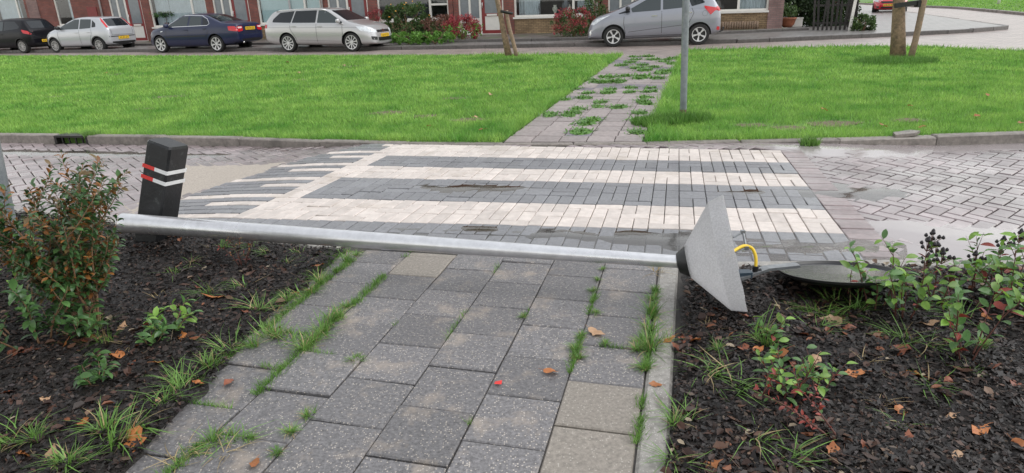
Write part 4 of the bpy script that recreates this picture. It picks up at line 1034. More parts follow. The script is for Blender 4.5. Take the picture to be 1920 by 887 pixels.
# ---- fallen leaves
m_leafo = leafmat('orange brown dead leaf', (0.33, 0.10, 0.028), (0.48, 0.19, 0.06), 0.5, 0.15, 20, 0.3)
m_leafr = leafmat('dark red brown dead leaf', (0.14, 0.04, 0.022), (0.24, 0.08, 0.04), 0.45, 0.1, 20, 0.3)
m_leaft = leafmat('tan dead leaf', (0.36, 0.21, 0.12), (0.50, 0.32, 0.19), 0.55, 0.15, 20, 0.25)
def dead_leaf(m, lob, seed):
    rr = random.Random(seed); n = 14; mb = MB(); out = []
    for k in range(n):
        a = 2 * math.pi * k / n; r = 0.5 * (1 - 0.28 * abs(math.sin(a)) + lob * math.cos(5 * a) * 0.22 + rr.uniform(-0.05, 0.05)) * (1.15 if k == 0 else 1)
        out.append((r * math.cos(a), r * math.sin(a) * 0.85, 0.13 * (math.cos(2 * a + seed) * 0.6 + rr.uniform(-0.3, 0.5))))
    mb.v = [(0, 0, 0.0)] + [(x * 0.5, y * 0.5, z * 0.35) for x, y, z in out] + out
    for k in range(n):
        k2 = (k + 1) % n; mb.f.append((0, 1 + k, 1 + k2)); mb.f.append((1 + k, 1 + n + k, 1 + n + k2, 1 + k2)); mb.m += [0, 0]
    mb.tube([(-0.42, 0, 0.02), (-0.65, 0.03, 0.03), (-0.85, 0.1, 0.02)], 0.012, 4, caps=False)
    return mb.mesh('fallen_leaf', m, True)
DL = {'o': [dead_leaf(m_leafo, 0.9, 1), dead_leaf(m_leafo, 0.3, 2)], 'r': [dead_leaf(m_leafr, 0.8, 3), dead_leaf(m_leafr, 0.1, 4)], 't': [dead_leaf(m_leaft, 0.2, 5), dead_leaf(m_leaft, 0.7, 6)]}
def leaf(u, v, s, k, label, group=None, tilt=0.15):
    x, y = gp(u, v); z = zat(x, y) + 0.012; o = link('fallen_leaf', random.choice(DL[k]), None, loc=(x, y, z)); o.scale = (s, s, s)
    o.rotation_euler = (random.gauss(0, tilt), random.gauss(0, tilt), random.uniform(0, 6.28)); return tag(o, label, 'leaf', group)
leaf(1117, 626, 0.085, 't', 'large tan fallen leaf on the tiles near the right edging', tilt=0.04)
leaf(1032, 700, 0.062, 'o', 'small orange brown leaf lying alone on a grey tile', tilt=0.05)
leaf(405, 570, 0.12, 'o', 'big bright orange leaf standing up in the left bed', tilt=0.5)
leaf(222, 676, 0.10, 'o', 'curled rust orange leaf in the left bed below the shrub', tilt=0.3)
leaf(255, 838, 0.11, 'o', 'large orange leaf in the grass at the bottom of the left bed', tilt=0.4)
leaf(478, 872, 0.055, 'o', 'small orange leaf on the tile at the bottom left of the path', tilt=0.1)
leaf(1600, 710, 0.08, 'o', 'bright orange lobed leaf in the middle of the right bed')
leaf(1835, 817, 0.08, 'o', 'pale orange leaf alone on the mulch at the right edge')
leaf(1685, 668, 0.12, 'r', 'large dark red leaf in the middle of the right bed', tilt=0.3)
leaf(1525, 692, 0.09, 't', 'pale curled leaf beside the small plants of the right bed')
leaf(1458, 678, 0.09, 'o', 'orange leaf standing on edge in the grass of the right bed', tilt=0.7)
for (u, v, s, k) in [(165, 640, .09, 'r'), (375, 547, .06, 'r'), (460, 595, .06, 'r'), (120, 655, .06, 'o'), (30, 670, .1, 'r'), (60, 665, .07, 'r'), (90, 760, .06, 't'), (158, 805, .07, 'o'), (50, 868, .06, 'o'), (100, 868, .07, 't'), (345, 645, .06, 'o'), (300, 690, .06, 'o'), (185, 600, .05, 'o'), (335, 585, .07, 't'), (520, 620, .05, 'o'), (280, 620, .05, 'r'), (250, 690, .05, 'r'), (15, 745, .06, 'r'), (230, 620, .07, 't'), (375, 725, .05, 'o'), (300, 760, .04, 't'), (430, 720, .06, 'r'), (555, 555, .05, 'o'), (600, 505, .06, 'o'), (575, 548, .05, 'r')]:
    rank_later(leaf(u, v, s, k, 'x', 'dead leaves on the left bed', 0.3), 'small brown dead leaf on the left planting bed', 'left edge', u)
for (u, v, s, k) in [(1285, 645, .09, 'r'), (1300, 650, .08, 'o'), (1270, 655, .06, 'r'), (1255, 640, .06, 'o'), (1390, 665, .07, 'r'), (1420, 668, .06, 'o'), (1345, 590, .06, 'r'), (1365, 640, .05, 'o'), (1560, 610, .09, 't'), (1480, 690, .08, 'r'), (1400, 605, .06, 'r'), (1735, 615, .09, 't'), (1690, 775, .06, 'o'), (1560, 720, .05, 'r'), (1720, 712, .08, 'o'), (1775, 730, .05, 'r'), (1560, 862, .07, 'o'), (1850, 602, .06, 'o'), (1900, 570, .07, 't'), (1650, 640, .08, 'r'), (1590, 625, .06, 'r'), (1510, 640, .07, 'r'), (1790, 870, .05, 't'), (1900, 735, .06, 'r'), (1910, 850, .06, 'o'), (1335, 880, .06, 'o'), (1700, 830, .05, 'r'), (1230, 725, .05, 'o'), (1860, 700, .05, 'r'), (1780, 790, .045, 't'), (1620, 850, .05, 'r')]:
    rank_later(leaf(u, v, s, k, 'x', 'dead leaves on the right bed', 0.3), 'small brown dead leaf on the right planting bed', 'path edging', u)
for (u, v, s, k) in [(1295, 700, .0, 'o'), (200, 140, .1, 'o'), (455, 130, .12, 't'), (560, 140, .12, 't'), (920, 182, .1, 't'), (890, 226, .09, 't'), (1655, 243, .09, 'o'), (1705, 205, .09, 'o'), (1545, 212, .09, 'o'), (1850, 185, .09, 'o'), (1728, 246, .08, 'o'), (1830, 225, .1, 'o'), (1915, 238, .09, 'o'), (805, 243, .08, 'o'), (905, 250, .08, 'o'), (540, 120, .12, 't'), (645, 126, .12, 't')]:
    if s:
        o = leaf(u, v, s, k, 'x', 'fallen leaves on the lawn', 0.2); o.location.z = 0.05; rank_later(o, 'small tan fallen leaf on the lawn grass', 'left edge of the picture', u)
o = MB().add([(-0.016, -0.01, 0.008), (0.014, -0.012, 0.006), (0.017, 0.01, 0.012), (-0.012, 0.012, 0.006)], [(0, 1, 2, 3)]).build('litter_scrap', m_rdref, None, False, loc=(*gp(934, 721), 0.002)); tag(o, 'tiny red scrap of litter on the footpath tile', 'litter')

# ---- shrubs and plants with separate leaves
def leaf_mesh(name, m, ratio=0.42, curl=0.25, n=4):
    mb = MB(); rows = []
    for k in range(n + 1):
        t = k / n; w = ratio * 0.5 * math.sin(math.pi * min(1, t * 0.92 + 0.04)) ** 0.8 if 0 < k < n else 0.0
        z = curl * (t * 0.6 - t * t); rows.append((t, w, z))
    vs = [(0, 0, 0)]; fs = []
    for k in range(1, n): t, w, z = rows[k]; vs += [(t, -w, z + w * 0.35), (t, 0, z), (t, w, z + w * 0.35)]
    vs.append((1, 0, rows[-1][2])); e = len(vs) - 1
    fs += [(0, 1, 2), (0, 2, 3)]
    for k in range(n - 2): a = 1 + 3 * k; fs += [(a, a + 3, a + 4, a + 1), (a + 1, a + 4, a + 5, a + 2)]
    a = 1 + 3 * (n - 2); fs += [(a, e, a + 1), (a + 1, e, a + 2)]
    mb.add(vs, fs); return mb.mesh(name, m, True)
m_lg = leafmat('glossy dark green leaf', (0.035, 0.085, 0.028), (0.06, 0.125, 0.04), 0.3, 0.2, 12, 0.35)
m_lb = leafmat('bronze green leaf', (0.10, 0.075, 0.03), (0.16, 0.10, 0.04), 0.35, 0.2, 12, 0.35)
m_lo = leafmat('orange turning leaf', (0.24, 0.09, 0.028), (0.36, 0.16, 0.045), 0.4, 0.25, 12, 0.35)
m_ly = leafmat('fresh light green leaf', (0.16, 0.31, 0.05), (0.25, 0.42, 0.08), 0.4, 0.35, 12, 0.3)
m_lm = leafmat('mid green leaf', (0.075, 0.17, 0.05), (0.12, 0.24, 0.07), 0.4, 0.3, 12, 0.3)
m_lr = leafmat('red autumn leaf', (0.22, 0.035, 0.03), (0.33, 0.06, 0.04), 0.4, 0.25, 12, 0.3)
m_stem = mat('tan twig', (0.22, 0.125, 0.07), 0.6, 0.3, 30)
m_stemr = mat('red brown twig', (0.10, 0.035, 0.025), 0.55, 0.3, 30)
m_berry = mat('black berry', (0.012, 0.008, 0.012), 0.3, 0.3, 60)
LM = {'g': leaf_mesh('leaf', m_lg, 0.40, 0.6), 'b': leaf_mesh('leaf', m_lb), 'o': leaf_mesh('leaf', m_lo), 'y': leaf_mesh('leaf', m_ly, 0.5), 'm': leaf_mesh('leaf', m_lm, 0.5), 'r': leaf_mesh('leaf', m_lr, 0.45)}
def orient(p, d, up, s):
    x = Vector(d).normalized(); u = Vector(up); y = u.cross(x)
    if y.length < 1e-4: y = Vector((0, 1, 0)).cross(x)
    y.normalize(); z = x.cross(y); m = Matrix((x * s, y * s, z * s)).transposed().to_4x4(); m.translation = p; return m
def curve_pts(p0, d0, L, n, bend, rr=random):
    pts = [Vector(p0)]; d = Vector(d0).normalized()
    for _ in range(n):
        d = (d + Vector(bend) / n + Vector((rr.gauss(0, .08), rr.gauss(0, .08), rr.gauss(0, .05)))).normalized(); pts.append(pts[-1] + d * (L / n))
    return pts
def plant(name, loc, stems, label, cat, picker, lsize, per_m, stemmat, r0=0.005, limit=300, group=None, pairs=True, berries=0, start=0.2):
    """stems: list of (base offset, direction, length, bend, side shoots)"""
    o = empty(name, loc, 0, label, cat, group); allp = []; LV = []
    for (b, d, L, bend, side) in stems:
        pts = curve_pts(b, d, L, 8, bend); allp.append((pts, r0))
        for k in range(side):
            i = random.randint(2, 7); a = random.uniform(0, 6.283)
            dd = (pts[i] - pts[i - 1]).normalized() * 0.6 + Vector((math.cos(a), math.sin(a), 0.35)) * 0.7
            allp.append((curve_pts(pts[i], dd, L * random.uniform(0.22, 0.42), 5, (0, 0, 0.35)), r0 * 0.5))
    sm = MB()
    for (pts, r) in allp:
        sm.tube(pts, [r * (1 - 0.75 * k / (len(pts) - 1)) for k in range(len(pts))], 6)
        L = sum((b - a).length for a, b in zip(pts[:-1], pts[1:])); n = max(2, int(L * per_m)); 
        for k in range(n):
            t = start + (1 - start) * (k + random.random() * 0.5) / n if r >= r0 else 0.15 + 0.85 * (k + 0.5) / n
            f = min(t, 0.999) * (len(pts) - 1); i = int(f); p = pts[i].lerp(pts[i + 1], f - i); td = (pts[i + 1] - pts[i]).normalized()
            a = k * 1.57 + random.gauss(0, 0.4)
            for q in ((0, math.pi) if pairs else (0,)):
                s1 = td.cross(Vector((0.1, 0.2, 1))).normalized() if abs(td.z) < 0.98 else Vector((1, 0, 0)); s2 = td.cross(s1)
                out = s1 * math.cos(a + q) + s2 * math.sin(a + q)
                dirv = out * 0.85 + td * random.uniform(0.25, 0.8) + Vector((0, 0, random.uniform(-0.35, 0.2)))
                LV.append((p + out * r, dirv, lsize * random.uniform(0.55, 1.15), picker(t, p)))
        if r >= r0:
            LV.append((pts[-1], pts[-1] - pts[-2] + Vector((0.2, 0, 0)), lsize, picker(1.0, pts[-1])))
    sm.build('stem', stemmat, o, True)
    random.shuffle(LV); LV.sort(key=lambda q: (q[0] + Vector(loc) - Vector((0, 0, CAMH))).length + random.random() * 0.25)
    rest = {}
    for k, (p, d, s, c) in enumerate(LV):
        M4 = orient(p, d, Vector((random.gauss(0, .35), random.gauss(0, .35), 1)), s)
        if k < limit: link('leaf', LM[c], o, mtx=M4)
        else:
            mb = rest.setdefault(c, MB()); me = LM[c]; mb.add([M4 @ v.co for v in me.vertices], [tuple(f.vertices) for f in me.polygons])
    for c, mb in rest.items(): tag(mb.build('leaves', LM[c].materials[0], o, True), kind='stuff')
    if berries:
        for (pts, r) in allp[:berries]:
            tp = pts[-1]; bb_ = MB(); sm2 = MB()
            for k in range(9):
                a = k * 2.4; q = tp + Vector((math.cos(a) * 0.022 * (k % 3 + 0.4) * .8, math.sin(a) * 0.022 * (k % 3 + 0.4) * .8, 0.015 + 0.012 * (k % 4)))
                bb_.lathe([(0.001, -0.009), (0.0065, -0.005), (0.0085, 0.0), (0.006, 0.006), (0.001, 0.011)], 7, 0, Matrix.Translation(q)); sm2.tube([tp - Vector((0, 0, 0.01)), q], 0.0015, 4)
            x_ = sm2.build('berry_stalk', m_stemr, o); bb_.build('berries', m_berry, o, True)
    return o
def fan(n, spread, L, lean=(0, 0), side=2, base=0.03):
    out = []
    for k in range(n):
        a = 6.283 * k / n + random.uniform(-.4, .4); s = spread * random.uniform(0.3, 1)
        out.append(((math.cos(a) * base, math.sin(a) * base, -0.02), (math.cos(a) * s + lean[0], math.sin(a) * s + lean[1], 1), L * random.uniform(0.75, 1.1), (math.cos(a) * 0.25, math.sin(a) * 0.25, 0.05), side))
    return out
random.seed(21)
x, y = gp(205, 612); 
def pick1(t, p):
    r = random.random()
    return ('g' if r < .66 else 'b' if r < .84 else 'o') if t > 0.85 else ('g' if r < .60 else 'm' if r < .72 else 'b' if r < .84 else 'o')
plant('shrub', (x - 0.10, y + 0.02, soilz(x, y)), fan(11, 0.36, 0.70, (-0.14, 0.03), 7) + fan(6, 0.15, 0.78, (-0.12, 0.0), 6), 'tall bushy shrub with dark green and orange leaves in the left bed', 'shrub', pick1, 0.045, 58, m_stem, 0.007, 300, start=0.3)
x, y = gp(60, 640)
plant('shrub', (x, y, soilz(x, y)), fan(9, 0.75, 0.36, (0, 0), 3, 0.1), 'low dark green shrub at the left edge below the tall shrub', 'shrub', lambda t, p: 'g' if random.random() < .6 else 'm', 0.055, 36, m_stem, 0.005, 200)
x, y = gp(20, 560)
plant('shrub', (x - 0.1, y, soilz(x, y)), fan(8, 0.7, 0.42, (0.1, 0), 3, 0.08), 'light green leafy plant at the left edge behind the low dark shrub', 'shrub', lambda t, p: 'm' if random.random() < .6 else 'y', 0.055, 34, m_stem, 0.005, 160)
x, y = gp(10, 500)
plant('shrub', (x - 0.12, y - 0.3, soilz(x, y)), fan(5, 0.3, 0.55, (0.12, 0), 2, 0.05), 'thin bronze leaved shrub beside the grey post at the left edge', 'shrub', lambda t, p: random.choice('bbog'), 0.05, 24, m_stem, 0.005, 120)
for (u, v, h, n, lab) in ((318, 640, 0.16, 4, 'small light green seedling with broad leaves in the left bed'), (180, 722, 0.13, 4, 'small dark green sprig in the mulch of the left bed'), (285, 655, 0.12, 3, 'little dark green plant under the shrub in the left bed'), (150, 632, 0.2, 5, 'leafy low sprout at the foot of the tall shrub')):
    x, y = gp(u, v); c = 'y' if 'light' in lab else 'g'
    plant('seedling', (x, y, soilz(x, y)), fan(n, 0.8, h, (0.15, 0), 1, 0.015), lab, 'plant', lambda t, p, c=c: random.choice([c, 'm']), 0.055, 40, m_stem, 0.003, 60)
x, y = gp(455, 500)
plant('twig_plant', (x, y, soilz(x, y)), fan(5, 0.5, 0.22, (0, 0), 2, 0.01), 'bare reddish twigs sprouting in the left bed below the pole', 'plant', lambda t, p: random.choice('bor'), 0.02, 12, m_stemr, 0.003, 60)
pk = lambda t, p: ('y' if random.random() < .65 else 'm') if t > 0.7 else random.choice('mmmyr')
P_ = [((1690, 602), fan(6, 0.42, 0.33, (-0.05, 0.05), 2, 0.03), 'leafy green bush with black berry clusters beside the lamp lid', 3),
      ((1808, 678), fan(5, 0.35, 0.36, (0.0, 0.05), 2, 0.03), 'upright green plant with red stems in the right bed', 0),
      ((1895, 585), fan(8, 0.55, 0.33, (0, 0), 3, 0.05), 'dense green bush with reddish leaves at the right edge', 3),
      ((1590, 560), [((0, 0, -.02), (-0.1, 0, 1), 0.20, (0, 0, 0), 1), ((0.03, 0, -.02), (0.25, 0, 1), 0.16, (0, 0, 0), 1)], 'thin sprig in front of the black lamp lid', 0),
      ((1640, 585), fan(3, 0.3, 0.28, (0.02, 0), 1, 0.03), 'light green shoots standing in front of the lamp lid', 0),
      ((1470, 748), fan(6, 0.7, 0.20, (0, 0), 2, 0.03), 'low light green plant in the middle of the right bed', 0),
      ((1532, 738), fan(4, 0.6, 0.17, (0, 0), 1, 0.02), 'small broad leaved sprig right of the low light green plant', 0),
      ((1445, 640), fan(3, 0.8, 0.12, (0, 0), 1, 0.02), 'pair of small bright green leaves beside the lamp shade', 0),
      ((1835, 560), fan(5, 0.4, 0.28, (0, 0), 2, 0.03), 'bushy green plant behind the red stemmed plant', 2),
      ((1755, 575), fan(4, 0.25, 0.30, (0, 0), 1, 0.02), 'dark stemmed plant with black berries in the right bed', 4)]
for ((u, v), stm, lab, bz_) in P_:
    x, y = gp(u, v); plant('bed_plant', (x, y, soilz(x, y)), stm, lab, 'plant', pk, 0.046 if ('low' in lab or 'small' in lab) else 0.062, 15, m_stemr, 0.004, 120, berries=bz_)
x, y = gp(1560, 835)
plant('bed_plant', (x, y, soilz(x, y)), [((0, 0, -0.01), (-0.6, 0.5, 0.6), 0.30, (-0.2, 0.1, -0.3), 4), ((0.02, 0, -0.01), (-0.4, 0.3, 0.9), 0.24, (-0.2, 0.2, -0.2), 3)], 'low dark red sprig at the bottom of the right bed', 'plant', lambda t, p: random.choice('rrrm'), 0.026, 40, m_stemr, 0.004, 100)
# ================================================================== THE TERRACE ACROSS THE STREET
m_redbrick = brickmat('red brown brickwork', (0.27, 0.085, 0.065), (0.20, 0.068, 0.056), (0.13, 0.085, 0.075))
m_mauve = brickmat('mauve weathered brickwork', (0.30, 0.19, 0.175), (0.24, 0.145, 0.135), (0.20, 0.15, 0.14))
m_tanbrick = brickmat('yellow tan brickwork', (0.36, 0.25, 0.14), (0.25, 0.17, 0.095), (0.16, 0.11, 0.07))
m_white = mat('cream white paint', (0.74, 0.71, 0.66), 0.45, 0.06, 6)
m_doorred = mat('dark red door paint', (0.21, 0.025, 0.025), 0.4, 0.12, 8)
m_roof = brickmat('dark roof tiles', (0.06, 0.045, 0.042), (0.045, 0.035, 0.034), (0.02, 0.018, 0.016), 0.3, 0.3)
m_glass = glassmat('window glass')
m_pipe = mat('pale grey downpipe', (0.42, 0.40, 0.40), 0.5, 0.15, 10)
m_inside = mat('dim room wall', (0.16, 0.15, 0.14), 0.9, 0.1, 3)
m_curt = mat('pale net curtain', (0.62, 0.66, 0.68), 0.9, 0.08, 6)
m_blindb = mat('pale blue blind', (0.52, 0.66, 0.66), 0.8, 0.04, 3)
m_blindd = mat('dark slat blind', (0.05, 0.05, 0.055), 0.5, 0.2, 10)
m_frost = mat('grey frosted door glass', (0.20, 0.22, 0.235), 0.12, 0.12, 5)
m_metal = mat('bright door metal', (0.7, 0.7, 0.7), 0.3, 0.1, 10, metal=0.9)
HP0 = Vector((-6.04, 30.64)); HD = Vector((16.27, -5.07)).normalized(); HN = Vector((-HD.y, HD.x)); HRZ = math.atan2(HD.y, HD.x)
def hp(s, d=0.0): q = HP0 + HD * s + HN * d; return (q.x, q.y)
def part(o, name, m, boxes, parent_smooth=False):
    mb = MB()
    for b in boxes: mb.bb(*b)
    return mb.build(name, m, o)
def frame_boxes(x0, x1, z0, z1, w, y0, y1): return [(x0, x0 + w, y0, y1, z0, z1), (x1 - w, x1, y0, y1, z0, z1), (x0 + w, x1 - w, y0, y1, z0, z0 + w), (x0 + w, x1 - w, y0, y1, z1 - w, z1)]
def curtain(parent, x0, x1, z0, z1, y, m, amp=0.03, n=None):
    n = n or max(8, int((x1 - x0) * 26)); mb = MB()
    for k in range(n + 1):
        x = x0 + (x1 - x0) * k / n; yy = y + amp * math.sin(k * 1.9) + amp * 0.5 * math.sin(k * 0.7)
        mb.v += [(x, yy, z0), (x, yy, z1)]
    for k in range(n): mb.f.append((2 * k, 2 * k + 2, 2 * k + 3, 2 * k + 1)); mb.m.append(0)
    return mb.build('curtain', m, parent, True)
def window(o, x0, x1, z0, z1, mull=(), trans=(), sill=True):
    w = part(o, 'window', m_white, frame_boxes(x0, x1, z0, z1, 0.07, 0.06, 0.14) + [(x - 0.045, x + 0.045, 0.06, 0.14, z0 + 0.07, z1 - 0.07) for x in mull])
    xs_ = [x0 + 0.07] + [v for x in mull for v in (x - 0.045, x + 0.045)] + [x1 - 0.07]
    for k in range(0, len(xs_), 2):
        tz = [t for (i, t) in trans if i == k // 2]; zz = [z0 + 0.07] + [v for t in tz for v in (t - 0.04, t + 0.04)] + [z1 - 0.07]
        for t in tz: part(w, 'transom', m_white, [(xs_[k], xs_[k + 1], 0.065, 0.135, t - 0.04, t + 0.04)])
        for q in range(0, len(zz), 2): part(w, 'pane', m_glass, [(xs_[k], xs_[k + 1], 0.098, 0.104, zz[q], zz[q + 1])])
    if sill: part(w, 'sill', m_white, [(x0 - 0.04, x1 + 0.03, -0.05, 0.14, z0 - 0.07, z0 - 0.002)])
    return w
def house_shell(o, x0, x1, D=8.0, H=5.3):
    part(o, 'back_wall', m_redbrick, [(x0, x1, D - 0.25, D, 0, H)])
    part(o, 'side_wall', m_inside, [(x0, x0 + 0.1, 0.25, D - 0.25, 0, H)]); part(o, 'side_wall', m_inside, [(x1 - 0.1, x1, 0.25, D - 0.25, 0, H)])
    part(o, 'floor_slab', m_inside, [(x0 + 0.1, x1 - 0.1, 0.25, D - 0.25, 0.0, 0.12), (x0 + 0.1, x1 - 0.1, 0.25, D - 0.25, 2.6, 2.85)])
    part(o, 'room_wall', m_inside, [(x0 + 0.1, x1 - 0.1, 3.4, 3.5, 0.12, 2.6)])
    mb = MB(); mb.add([(x0, -0.4, H - 0.05), (x1, -0.4, H - 0.05), (x1, D / 2, H + 1.7), (x0, D / 2, H + 1.7), (x0, D + 0.4, H - 0.05), (x1, D + 0.4, H - 0.05), (x0, -0.4, H - 0.2), (x1, -0.4, H - 0.2), (x1, D / 2, H + 1.55), (x0, D / 2, H + 1.55), (x0, D + 0.4, H - 0.2), (x1, D + 0.4, H - 0.2)],
           [(0, 1, 2, 3), (3, 2, 5, 4), (7, 6, 9, 8), (8, 9, 10, 11), (0, 6, 7, 1), (4, 5, 11, 10), (0, 3, 9, 6), (3, 4, 10, 9), (1, 7, 8, 2), (2, 8, 11, 5)])
    mb.build('roof', m_roof, o)
def upper(o, x0, x1, wins, H=5.3):
    xs_ = [x0]; bx = []
    for (a, b) in wins:
        bx.append((xs_[-1], a, 0, 0.25, 2.95, H)); bx.append((a, b, 0, 0.25, 2.95, 3.6)); bx.append((a, b, 0, 0.25, 4.9, H)); xs_.append(b)
    bx.append((xs_[-1], x1, 0, 0.25, 2.95, H))
    part(o, 'upper_wall', m_redbrick, bx)
    for (a, b) in wins: w = window(o, a, b, 3.6, 4.9, ((a + b) / 2,)); curtain(w, a, b, 3.55, 4.9, 0.3, m_curt)
def terraced(s0, label, style, pipe=False, last=False):
    x, y = hp(s0); o = empty('terraced_house', (x, y, 0), HRZ, label, 'house', 'terrace of brick houses across the street')
    xe = 5.93 if not last else 6.45
    bx = [(-0.218, 0, 0, 0.25, 0, 2.4), (1.97, 2.42, 0, 0.25, 0, 2.4)] + ([(5.72, xe - 0.002, 0, 0.25, 0, 2.4)] if not last else [])
    part(o, 'wall', m_redbrick, bx + [(-0.218, xe - 0.002, 0, 0.25, 2.4, 2.95)])
    if last: part(o, 'corner_pier', m_mauve, [(5.92, xe, -0.03, 0.25, 0, 2.4)])
    we = 5.72 if not last else 5.92
    part(o, 'low_wall', m_tanbrick, [(2.42, we, 0.03, 0.25, 0, 0.652)])
    # door set
    ds = part(o, 'door_frame', m_white, [(0.0, 0.06, 0.05, 0.17, 0.10, 2.4), (0.44, 0.52, 0.05, 0.17, 0.72, 2.4), (0.90, 0.99, 0.05, 0.17, 0.10, 2.4), (1.90, 1.97, 0.05, 0.17, 0.10, 2.4), (0.06, 0.90, 0.05, 0.17, 0.66, 0.72), (0.06, 0.44, 0.05, 0.17, 2.33, 2.4), (0.52, 0.90, 0.05, 0.17, 2.33, 2.4), (0.99, 1.90, 0.05, 0.17, 2.33, 2.4)])
    part(ds, 'panel', m_white, [(0.06, 0.90, 0.08, 0.15, 0.10, 0.66)])
    for (a, b) in ((0.06, 0.44), (0.52, 0.90)): part(ds, 'pane', m_frost, [(a, b, 0.10, 0.115, 0.72, 2.33)])
    part(ds, 'doorstep', m_white, [(-0.0, 1.97, -0.02, 0.2, 0.0, 0.098)])
    dr = part(o, 'door', m_doorred, frame_boxes(1.0, 1.89, 0.105, 2.325, 0.13, 0.075, 0.125) + [(1.13, 1.76, 0.075, 0.125, 0.78, 0.90)])
    part(dr, 'pane', m_frost, [(1.13, 1.76, 0.09, 0.11, 0.90, 2.195)])
    part(dr, 'panel', m_white, [(1.13, 1.76, 0.085, 0.115, 0.235, 0.78)])
    part(dr, 'letter_box', m_white, [(1.22, 1.66, 0.045, 0.074, 0.80, 0.875)])
    MB().tube([(1.05, 0.07, 1.12), (1.05, 0.02, 1.12), (1.05, 0.02, 1.32), (1.05, 0.07, 1.32)], 0.016, 8).build('handle', m_metal, dr, True)
    w = window(o, 2.42, we, 0.72, 2.4, (4.87,), ((1, 1.32),) if style in ('dark', 'vase', 'grey') else ())
    if style == 'net': curtain(w, 2.5, 3.3, 0.72, 2.4, 0.32, m_curt); curtain(w, 3.3, 4.9, 0.72, 2.4, 0.36, m_curt, 0.012); curtain(w, 4.9, 5.65, 0.72, 2.4, 0.34, m_curt)
    if style == 'blue':
        part(w, 'blind', m_blindb, [(2.5, 4.82, 0.2, 0.21, 0.75, 2.4)]); part(w, 'blind', m_blindb, [(4.92, 5.65, 0.2, 0.21, 0.75, 2.4)]); part(w, 'mullion', m_pipe, [(4.05, 4.14, 0.055, 0.096, 0.79, 2.33)])
    if style == 'dark':
        for k in range(28): part(w, 'slat', m_blindd, [(2.5, 4.82, 0.19, 0.23, 0.78 + k * 0.058, 0.81 + k * 0.058)])
        for k in range(18): part(w, 'slat', m_blindd, [(4.92, 5.65, 0.19, 0.23, 1.36 + k * 0.058, 1.39 + k * 0.058)])
    if style == 'vase': curtain(w, 2.5, 3.4, 0.72, 2.4, 0.5, m_curt); curtain(w, 4.3, 4.85, 1.5, 2.4, 0.5, m_curt); curtain(w, 4.95, 5.65, 0.72, 2.4, 0.5, m_curt)
    if style == 'grey': curtain(w, 4.92, 5.85, 0.72, 2.4, 0.3, m_curt); curtain(w, 2.5, 3.2, 0.72, 2.4, 0.3, m_curt)
    if pipe: MB().tube([(5.83, -0.06, 0.0), (5.83, -0.06, 5.5)], 0.045, 10).build('downpipe', m_pipe, o, True)
    upper(o, -0.218, xe - 0.002, ((0.3, 1.9), (2.9, 5.2))); house_shell(o, -0.218, xe - 0.002)
    return o
terraced(-14.0, 'brick terraced house with net curtains, behind the silver hatchback and navy saloon', 'net')
terraced(-7.9, 'brick terraced house with pale blue blinds, behind the silver estate car', 'blue', True)
terraced(-1.83, 'brick terraced house with a dark blinded window behind the yellow flowered bush', 'dark')
terraced(4.34, 'brick terraced house with a red and white front door behind the slim tree', 'vase', True)
terraced(10.6, 'end terrace brick house with a mauve corner pier, behind the grey car', 'grey', False, True)
# corner house of another type at the far left
x, y = hp(-26.0); o = empty('terraced_house', (x, y, 0), HRZ, 'red brick house with tall windows behind the black car at far left', 'house', 'terrace of brick houses across the street')
W1, W2 = (4.3, 6.55), (8.5, 9.62)
part(o, 'wall', m_redbrick, [(0, W1[0], 0, 0.25, 0, 2.95), (W1[0], W1[1], 0, 0.25, 0, 0.84), (W1[1], 6.75, 0, 0.25, 0, 2.95), (7.45, W2[0], 0, 0.25, 0, 2.95), (W2[0], W2[1], 0, 0.25, 0, 0.84), (W2[1], 11.778, 0, 0.25, 0, 2.95), (W1[0], W1[1], 0, 0.25, 2.5, 2.95), (W2[0], W2[1], 0, 0.25, 2.5, 2.95)])
part(o, 'pier', m_mauve, [(6.75, 7.45, -0.04, 0.25, 0, 2.95)])
w = window(o, W1[0], W1[1], 0.92, 2.5, (5.95,)); curtain(w, 4.4, 5.9, 0.9, 2.5, 0.3, m_curt)
w = window(o, W2[0], W2[1], 0.92, 2.5, ()); curtain(w, 9.15, 9.55, 0.9, 2.5, 0.3, m_curt)
MB().tube([(11.52, -0.06, 0), (11.52, -0.06, 5.5)], 0.045, 10).build('downpipe', m_pipe, o, True)
part(o, 'meter_box', m_doorred, [(10.6, 11.2, -0.035, -0.001, 1.0, 1.75)])
upper(o, 0, 11.778, ((1.0, 2.6), (4.4, 6.4), (8.4, 9.8))); house_shell(o, 0, 11.778)
# things on the window sills
m_vase = mat('cream ceramic', (0.6, 0.55, 0.45), 0.4, 0.1, 9); m_vaseg = mat('grey ceramic', (0.16, 0.16, 0.17), 0.4, 0.2, 9)
for (dx, h, r, mm, lab) in ((1.0 + 2.42, 0.5, 0.05, m_vaseg, 'tall grey candlestick on the window sill left of the cream vases'), (1.65 + 2.42, 0.42, 0.11, m_vase, 'cream vase on the window sill, left one of two'), (2.1 + 2.42, 0.62, 0.16, m_vaseg, 'grey bell shaped ornament between the two cream vases'), (2.35 + 2.42 - 0.12, 0.42, 0.11, m_vase, 'cream vase on the window sill, right one of two')):
    x, y = hp(4.34 + dx, 0.28); v = MB().lathe([(0.0, 0), (r * 0.6, 0.0), (r * 0.35, h * 0.25), (r, h * 0.6), (r * 0.8, h * 0.8), (r * 0.5, h * 0.85), (r * 0.7, h), (0.0, h * 0.97)], 14).build('vase', mm, None, True, loc=(x, y, 0.72)); tag(v, lab, 'ornament')
x, y = hp(-14 + 3.05, 0.25); pl = empty('window_plant', (x, y, 0.72), 0, 'trailing green plant behind the glass of the net curtained window', 'plant')
